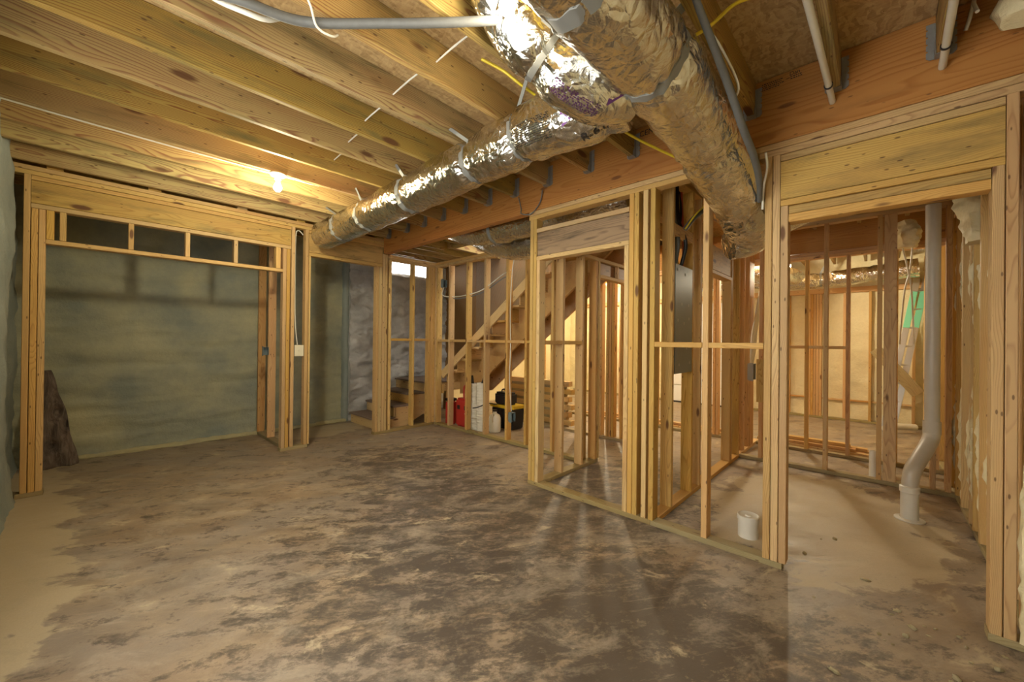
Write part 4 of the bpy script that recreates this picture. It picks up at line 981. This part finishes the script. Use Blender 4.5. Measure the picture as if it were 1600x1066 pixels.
lathe('stub', [(0.0, 0.0), (0.060, 0.0), (0.061, 0.11), (0.066, 0.112), (0.066, 0.142), (0.060, 0.145)], 'pvc', sb)
lathe('cap', [(0.060, 0.145), (0.052, 0.138), (0.02, 0.136), (0.014, 0.143), (0.0, 0.143)], 'pvc', sb)
tag(lathe('pipe_stub', [(0.0, 0.0), (0.028, 0.0), (0.028, 0.27), (0.024, 0.27), (0.024, 0.2), (0.0, 0.2)], 'pvc', None, (5.16, 0.045, 0)), 'thin upright pipe stub behind the second room plate', 'pipe')
tag(link('pipe_offcut', Tube([(7.9, -0.05, 0.06), (8.0, -0.16, 0.10), (8.2, -0.38, 0.09)], 0.045, 16, 6).mesh('p'), 'pvc'), 'white pipe offcut lying by the foot of the ladder', 'pipe')

# ------------------------------------------------------------------ LADDER
ld_ = thing('extension_ladder', 'aluminium extension ladder with a green reflection coloured on its rails, leaning in the far right corner', 'ladder', (8.44, -0.27, 0))
lp = lambda *a: tuple(Vector(a) - ld_.location)
def rail(z0, z1, dy, dx, mat, nm):
    p0 = Vector((8.30, -0.09, 0)); p1 = Vector((8.52, -0.45, 2.30)); n_ = (p1 - p0)
    a = p0 + n_ * (z0 / 2.30) + Vector((dx, dy, 0)); b = p0 + n_ * (z1 / 2.30) + Vector((dx, dy, 0))
    return beam_between(nm, a, b, 0.075, 0.03, mat, ld_, Vector((1, 0, 0)))
MAT_A = 'alu'
for dx, dy in ((0, 0.045), (0.02, -0.055)):
    rail(0.0, 1.55, dy, dx, 'alu', 'rail'); rail(1.552, 2.10, dy, dx, 'green', 'rail'); rail(2.102, 2.30, dy, dx, 'alu', 'rail')
for k in range(8):
    z = 0.15 + 0.28 * k; c = Vector((8.30, -0.09, 0)) + (Vector((8.52, -0.45, 2.30)) - Vector((8.30, -0.09, 0))) * (z / 2.30)
    link('rung', Tube([c + Vector((0, 0.07, 0)) - ld_.location, c + Vector((0.02, -0.07, 0)) - ld_.location], 0.016, 10, 2).mesh('rung'), 'alu', ld_)
tag(beam_between('wood_board', (7.95, 0.05, 1.22), (8.0, -0.40, 0.60), 0.15, 0.05, 'treated', None, Vector((1, 0, 0))), 'grey-brown board propped diagonally behind the waste pipe', 'board')
foam_lump(wf, [(5.3, -0.16, 2.48), (5.3, -0.19, 2.36), (5.3, -0.18, 2.22)], [0.05, 0.10, 0.06], name='foam_lump', seed=15)
for i, (ya, yb) in enumerate(((-0.15, -0.22), (-0.22, -0.17))):
    tag(cable('hanging_tube', [(5.3, ya, 2.24), (5.35, (ya + yb) / 2 - 0.01, 2.0), (5.4, yb, 1.8), (5.42, yb - 0.02 + 0.05 * i, 1.3)], 0.007, 'white_cable'), ['pale tube hanging from the foam lump, on its left', 'pale tube hanging from the foam lump, on its right'][i], 'cable')

# ------------------------------------------------------------------ LUMBER PILES
ORD = ['first', 'second', 'third', 'fourth', 'fifth', 'sixth']
LP = ['bottom front', 'bottom middle', 'bottom rear', 'second layer front', 'second layer rear', 'topmost']
G1 = 'boards in the low pile behind the second partition'
for i, (x, ya, yb, z) in enumerate([(6.02, 0.05, 1.10, 0), (6.12, 0.12, 1.2, 0), (6.22, 0.0, 1.15, 0), (6.04, 0.20, 1.05, 0.039), (6.14, 0.10, 1.1, 0.039), (6.09, 0.25, 1.15, 0.078)]):
    tag(board('lumber_board', (x, ya, z), (x + 0.089, yb, z + P), 'pine2'), LP[i] + ' pine board of the low pile beyond the second partition', 'board', G1)
for i, (x, ya, yb, z) in enumerate([(6.00, 1.5, 3.9, 0), (6.10, 1.45, 3.8, 0), (6.05, 1.6, 3.7, 0.039)]):
    tag(board('lumber_board', (x, ya, z), (x + 0.089, yb, z + P), 'pine2'), ['left', 'right', 'upper'][i] + ' long pine board lying behind the far middle partition', 'board', 'long boards behind the far partition')
for i in range(6):
    tag(board('lumber_board', (4.80, 3.30 + 0.05 * (i % 2), 0.04 + 0.115 * i), (4.90, 4.70 - 0.06 * (i % 3), 0.04 + 0.115 * i + 0.075), 'pine'), ORD[i] + ' of six thick pale timbers stacked under the stairs, counted from the floor', 'board', 'timbers stacked under the stairs')
for i in range(5):
    tag(boxes('stack_spacer', [((4.81, 3.4 + 0.01 * i, 0.116 + 0.115 * i), (4.89, 4.55, 0.154 + 0.115 * i))], 'treated'), 'dark batten lying on the ' + ORD[i] + ' timber from the floor under the stairs', 'board', 'battens in the timber stack')
tag(boxes('stack_spacer', [((4.81, 3.4, 0.0), (4.89, 4.55, 0.039))], 'treated'), 'dark spacer batten at the bottom of the timber stack', 'board')

# ------------------------------------------------------------------ THINGS STORED UNDER THE STAIRS
rt = thing('tool_case', 'red plastic tool case with carry handle behind the stair studs', 'tool case', (3.80, 4.52, 0))
boxes('body', [((-0.06, -0.17, 0.0), (0.08, 0.16, 0.42))], 'red', rt, 0.03)
boxes('latch', [((-0.068, -0.12, 0.26), (-0.061, -0.06, 0.32)), ((-0.068, 0.04, 0.26), (-0.061, 0.10, 0.32))], 'black', rt, 0.002)
link('handle', Tube([(0, -0.12, 0.40), (0, -0.12, 0.58), (0, -0.05, 0.62), (0, 0.02, 0.58), (0, 0.02, 0.40)], 0.014, 10, 6).mesh('h'), 'red', rt)
rt2 = thing('tool_case', 'smaller red case standing against the corner post behind stairs', 'tool case', (3.76, 4.80, 0))
boxes('body', [((-0.07, -0.06, 0.0), (0.07, 0.06, 0.36))], 'red', rt2, 0.02)
boxes('lid', [((-0.072, -0.062, 0.362), (0.072, 0.062, 0.40))], 'black', rt2, 0.008)
def corrug(c, label, h, r, dy=0):
    t = thing('corrugated_tube', label, 'tube', c, 'bundle of corrugated white tubes')
    prof = [(0.0, 0.0), (r, 0.0)]; z = 0.0
    while z < h: prof += [(r, z + 0.012), (r * 1.09, z + 0.018), (r * 1.09, z + 0.030), (r, z + 0.036)]; z += 0.04
    prof += [(r * 0.9, h + 0.01), (r * 0.88, h - 0.05), (0, h - 0.05)]
    lathe('tube', prof, 'white', t); return t
ct = corrug((3.74, 4.26, 0), 'left ribbed white tube of the tied pair behind stairs', 0.66, 0.065)
ct2 = corrug((3.76, 4.115, 0), 'right ribbed white tube of the tied pair behind stairs', 0.68, 0.06)
tag(cable('tie_cord', [(3.665, 4.36, 0.23), (3.655, 4.2, 0.20), (3.68, 4.03, 0.22), (3.74, 4.01, 0.24)], 0.006, 'white_cable'), 'white cord tied around the ribbed tubes', 'cord')
tag(cable('tie_cord', [(3.68, 4.20, 0.33), (3.67, 4.08, 0.36), (3.74, 3.95, 0.42), (3.85, 3.9, 0.40)], 0.007, 'black_cable'), 'black cord tied around the ribbed tubes', 'cord')
for (p_, q_, lb) in (((3.76, 4.12, 0.60), (3.80, 4.04, 0.86), 'black tool handle sticking out of the right ribbed tube'), ((3.74, 4.27, 0.60), (3.74, 4.31, 0.78), 'black tool handle sticking out of the left ribbed tube')):
    tag(beam_between('hand_tool', p_, q_, 0.05, 0.03, 'lvl', None, Vector((1, 0, 0))), lb, 'tool')
    bpy.data.objects[-1] if False else None
for o in list(COL.objects):
    if o.name.startswith('hand_tool'):
        me = o.data.copy(); me.materials.clear(); me.materials.append(MAT['black']); o.data = me
jg = thing('plastic_jug', 'rounded white plastic jug beside the black storage tote', 'jug', (3.90, 3.98, 0))
lathe('body', [(0.0, 0.0), (0.075, 0.0), (0.085, 0.02), (0.085, 0.19), (0.07, 0.235), (0.03, 0.26), (0.026, 0.285), (0.0, 0.285)], 'white', jg)
lathe('cap', [(0.028, 0.286), (0.031, 0.286), (0.031, 0.31), (0.0, 0.31), (0.0, 0.286), (0.028, 0.286)], 'black', jg)
link('handle', Tube([(-0.05, -0.03, 0.24), (-0.085, -0.05, 0.26), (-0.10, -0.05, 0.20), (-0.078, -0.035, 0.15)], 0.009, 8, 5).mesh('h'), 'white', jg)
tt = thing('storage_tote', 'black storage tote with a yellow lid under the stairs', 'tote', (4.23, 4.04, 0))
bm = bmesh.new()
lo = [(-0.13, -0.22), (0.13, -0.22), (0.13, 0.22), (-0.13, 0.22)]; a = [bm.verts.new((x * 0.9, y * 0.92, 0)) for x, y in lo]; b = [bm.verts.new((x, y, 0.30)) for x, y in lo]
bm.faces.new(a[::-1]); bm.faces.new(b)
for i in range(4): bm.faces.new((a[i], a[(i + 1) % 4], b[(i + 1) % 4], b[i]))
bmesh.ops.bevel(bm, geom=list(bm.edges), offset=0.015, segments=2, affect='EDGES')
for k in range(5): box_bm(bm, (-0.136, -0.18 + 0.085 * k, 0.03), (-0.118, -0.165 + 0.085 * k, 0.29))
link('body', finish(bm, 'b'), 'black', tt)
boxes('lid', [((-0.15, -0.24, 0.302), (0.15, 0.24, 0.345))], 'yellow', tt, 0.01)
tb = thing('tool_bag', 'black zipped tool bag on top of the yellow lidded tote', 'bag', (4.20, 4.06, 0.346))
boxes('body', [((-0.09, -0.16, 0.0), (0.10, 0.16, 0.18))], 'black', tb, 0.03)
link('handle', Tube([(0, -0.08, 0.175), (0, -0.06, 0.215), (0, 0.06, 0.215), (0, 0.08, 0.175)], 0.01, 8, 5).mesh('h'), 'black', tb)
link('pocket', boxes('pocket', [((-0.105, -0.11, 0.02), (-0.088, 0.11, 0.12))], 'black', tb, 0.006).data, None, tb).name = 'pocket_flap'
for o in list(tb.children):
    if o.name.startswith('pocket_flap'): o.location = (0.0, 0, 0.05); o.scale = (1, 0.9, 0.3); o.location = (-0.006, 0, 0.10)

# ------------------------------------------------------------------ DRIFTWOOD LOG leaning in the left corner
def log():
    bm = bmesh.new(); rings = []; n = 30; H_ = 0.95
    for j in range(41):
        t = j / 40; z = t * H_
        rx_ = 0.135 * (1 - t) ** 0.75 + 0.022; ry_ = 0.075 * (1 - 0.6 * t)
        cx = -0.07 * t + 0.012 * math.sin(t * 7); ring = []
        for i in range(n):
            th = 2 * math.pi * i / n
            d = 1 + 0.30 * fbm(Vector((math.cos(th) * 1.2, math.sin(th) * 1.2, t * 2.2)), 3) + 0.10 * math.sin(th * 5 + t * 4)
            x = cx + rx_ * math.cos(th) * d; y = ry_ * math.sin(th) * d
            for hx_, hz, hr, dep in ((0.0, 0.52, 0.055, 0.09), (0.055, 0.40, 0.035, 0.07), (-0.03, 0.2, 0.04, 0.06), (0.03, 0.02, 0.06, 0.06)):
                if y < 0:
                    q = ((x - hx_) / hr) ** 2 + ((z - hz) / (hr * 1.6)) ** 2
                    if q < 1.6: y += dep * math.exp(-q * 1.5)
            ring.append(bm.verts.new((x, y + 0.10 * t, z)))
        rings.append(ring)
    for a, b in zip(rings, rings[1:]):
        for i in range(n): bm.faces.new((a[i], a[(i + 1) % n], b[(i + 1) % n], b[i]))
    bm.faces.new(rings[0][::-1]); bm.faces.new(rings[-1])
    o = link('driftwood_log', finish(bm, 'log', True), 'drift'); o.location = (-0.25, 5.93, 0.0)
    tag(o, 'weathered hollow driftwood log leaning in the left corner behind the studs', 'log')
log()

# ------------------------------------------------------------------ FAR DOOR
dr = struct('door_1')
boxes('door_frame', [((8.60, 2.16, 0), (8.70, 2.20, 2.16)), ((8.60, 3.36, 0), (8.70, 3.40, 2.16))], 'pine2', dr)
for k in range(6):
    z = 0.03 + 0.345 * k
    boxes('door_panel', [((8.63, 2.205, z), (8.66, 3.355, z + 0.335))], 'whitepaint', dr, 0.008)
boxes('door_seal', [((8.62, 2.205, 0.0), (8.67, 3.355, 0.029))], 'black', dr)

# ------------------------------------------------------------------ FOAM CRUMBS on the floor at the right
rr = random.Random(21)
crumbs = [(2.32, -0.10, 0.022, 'largest pale foam crumb on the floor near the right doorway')]
bmc = []
for v in range(3):
    bm = bmesh.new(); bmesh.ops.create_icosphere(bm, subdivisions=2, radius=1.0)
    for q in bm.verts: q.co *= 1 + 0.5 * fbm(q.co * 1.3 + Vector((v * 5, 0, 0)), 2); q.co.z = max(q.co.z, -0.45) * 0.55
    me = finish(bm, 'crumb', True); me.materials.append(MAT['foam_cream']); bmc.append(me)
for i in range(46):
    if i < 30: x = rr.uniform(1.75, 2.68); y = rr.uniform(-0.42, 0.05) - 0.05
    else: x = rr.uniform(1.4, 3.4); y = rr.uniform(-0.40, 0.35)
    s = rr.choice([0.004, 0.005, 0.006, 0.008, 0.012])
    o = bpy.data.objects.new('foam_crumb', bmc[i % 3]); COL.objects.link(o); o.scale = (s * rr.uniform(1, 1.8), s, s); o.location = (x, y, s * 0.24); o.rotation_euler = (0, 0, rr.uniform(0, 6))
    tag(o, 'small pale foam crumb scattered on the concrete by the right wall', 'debris', 'foam crumbs on the concrete floor')
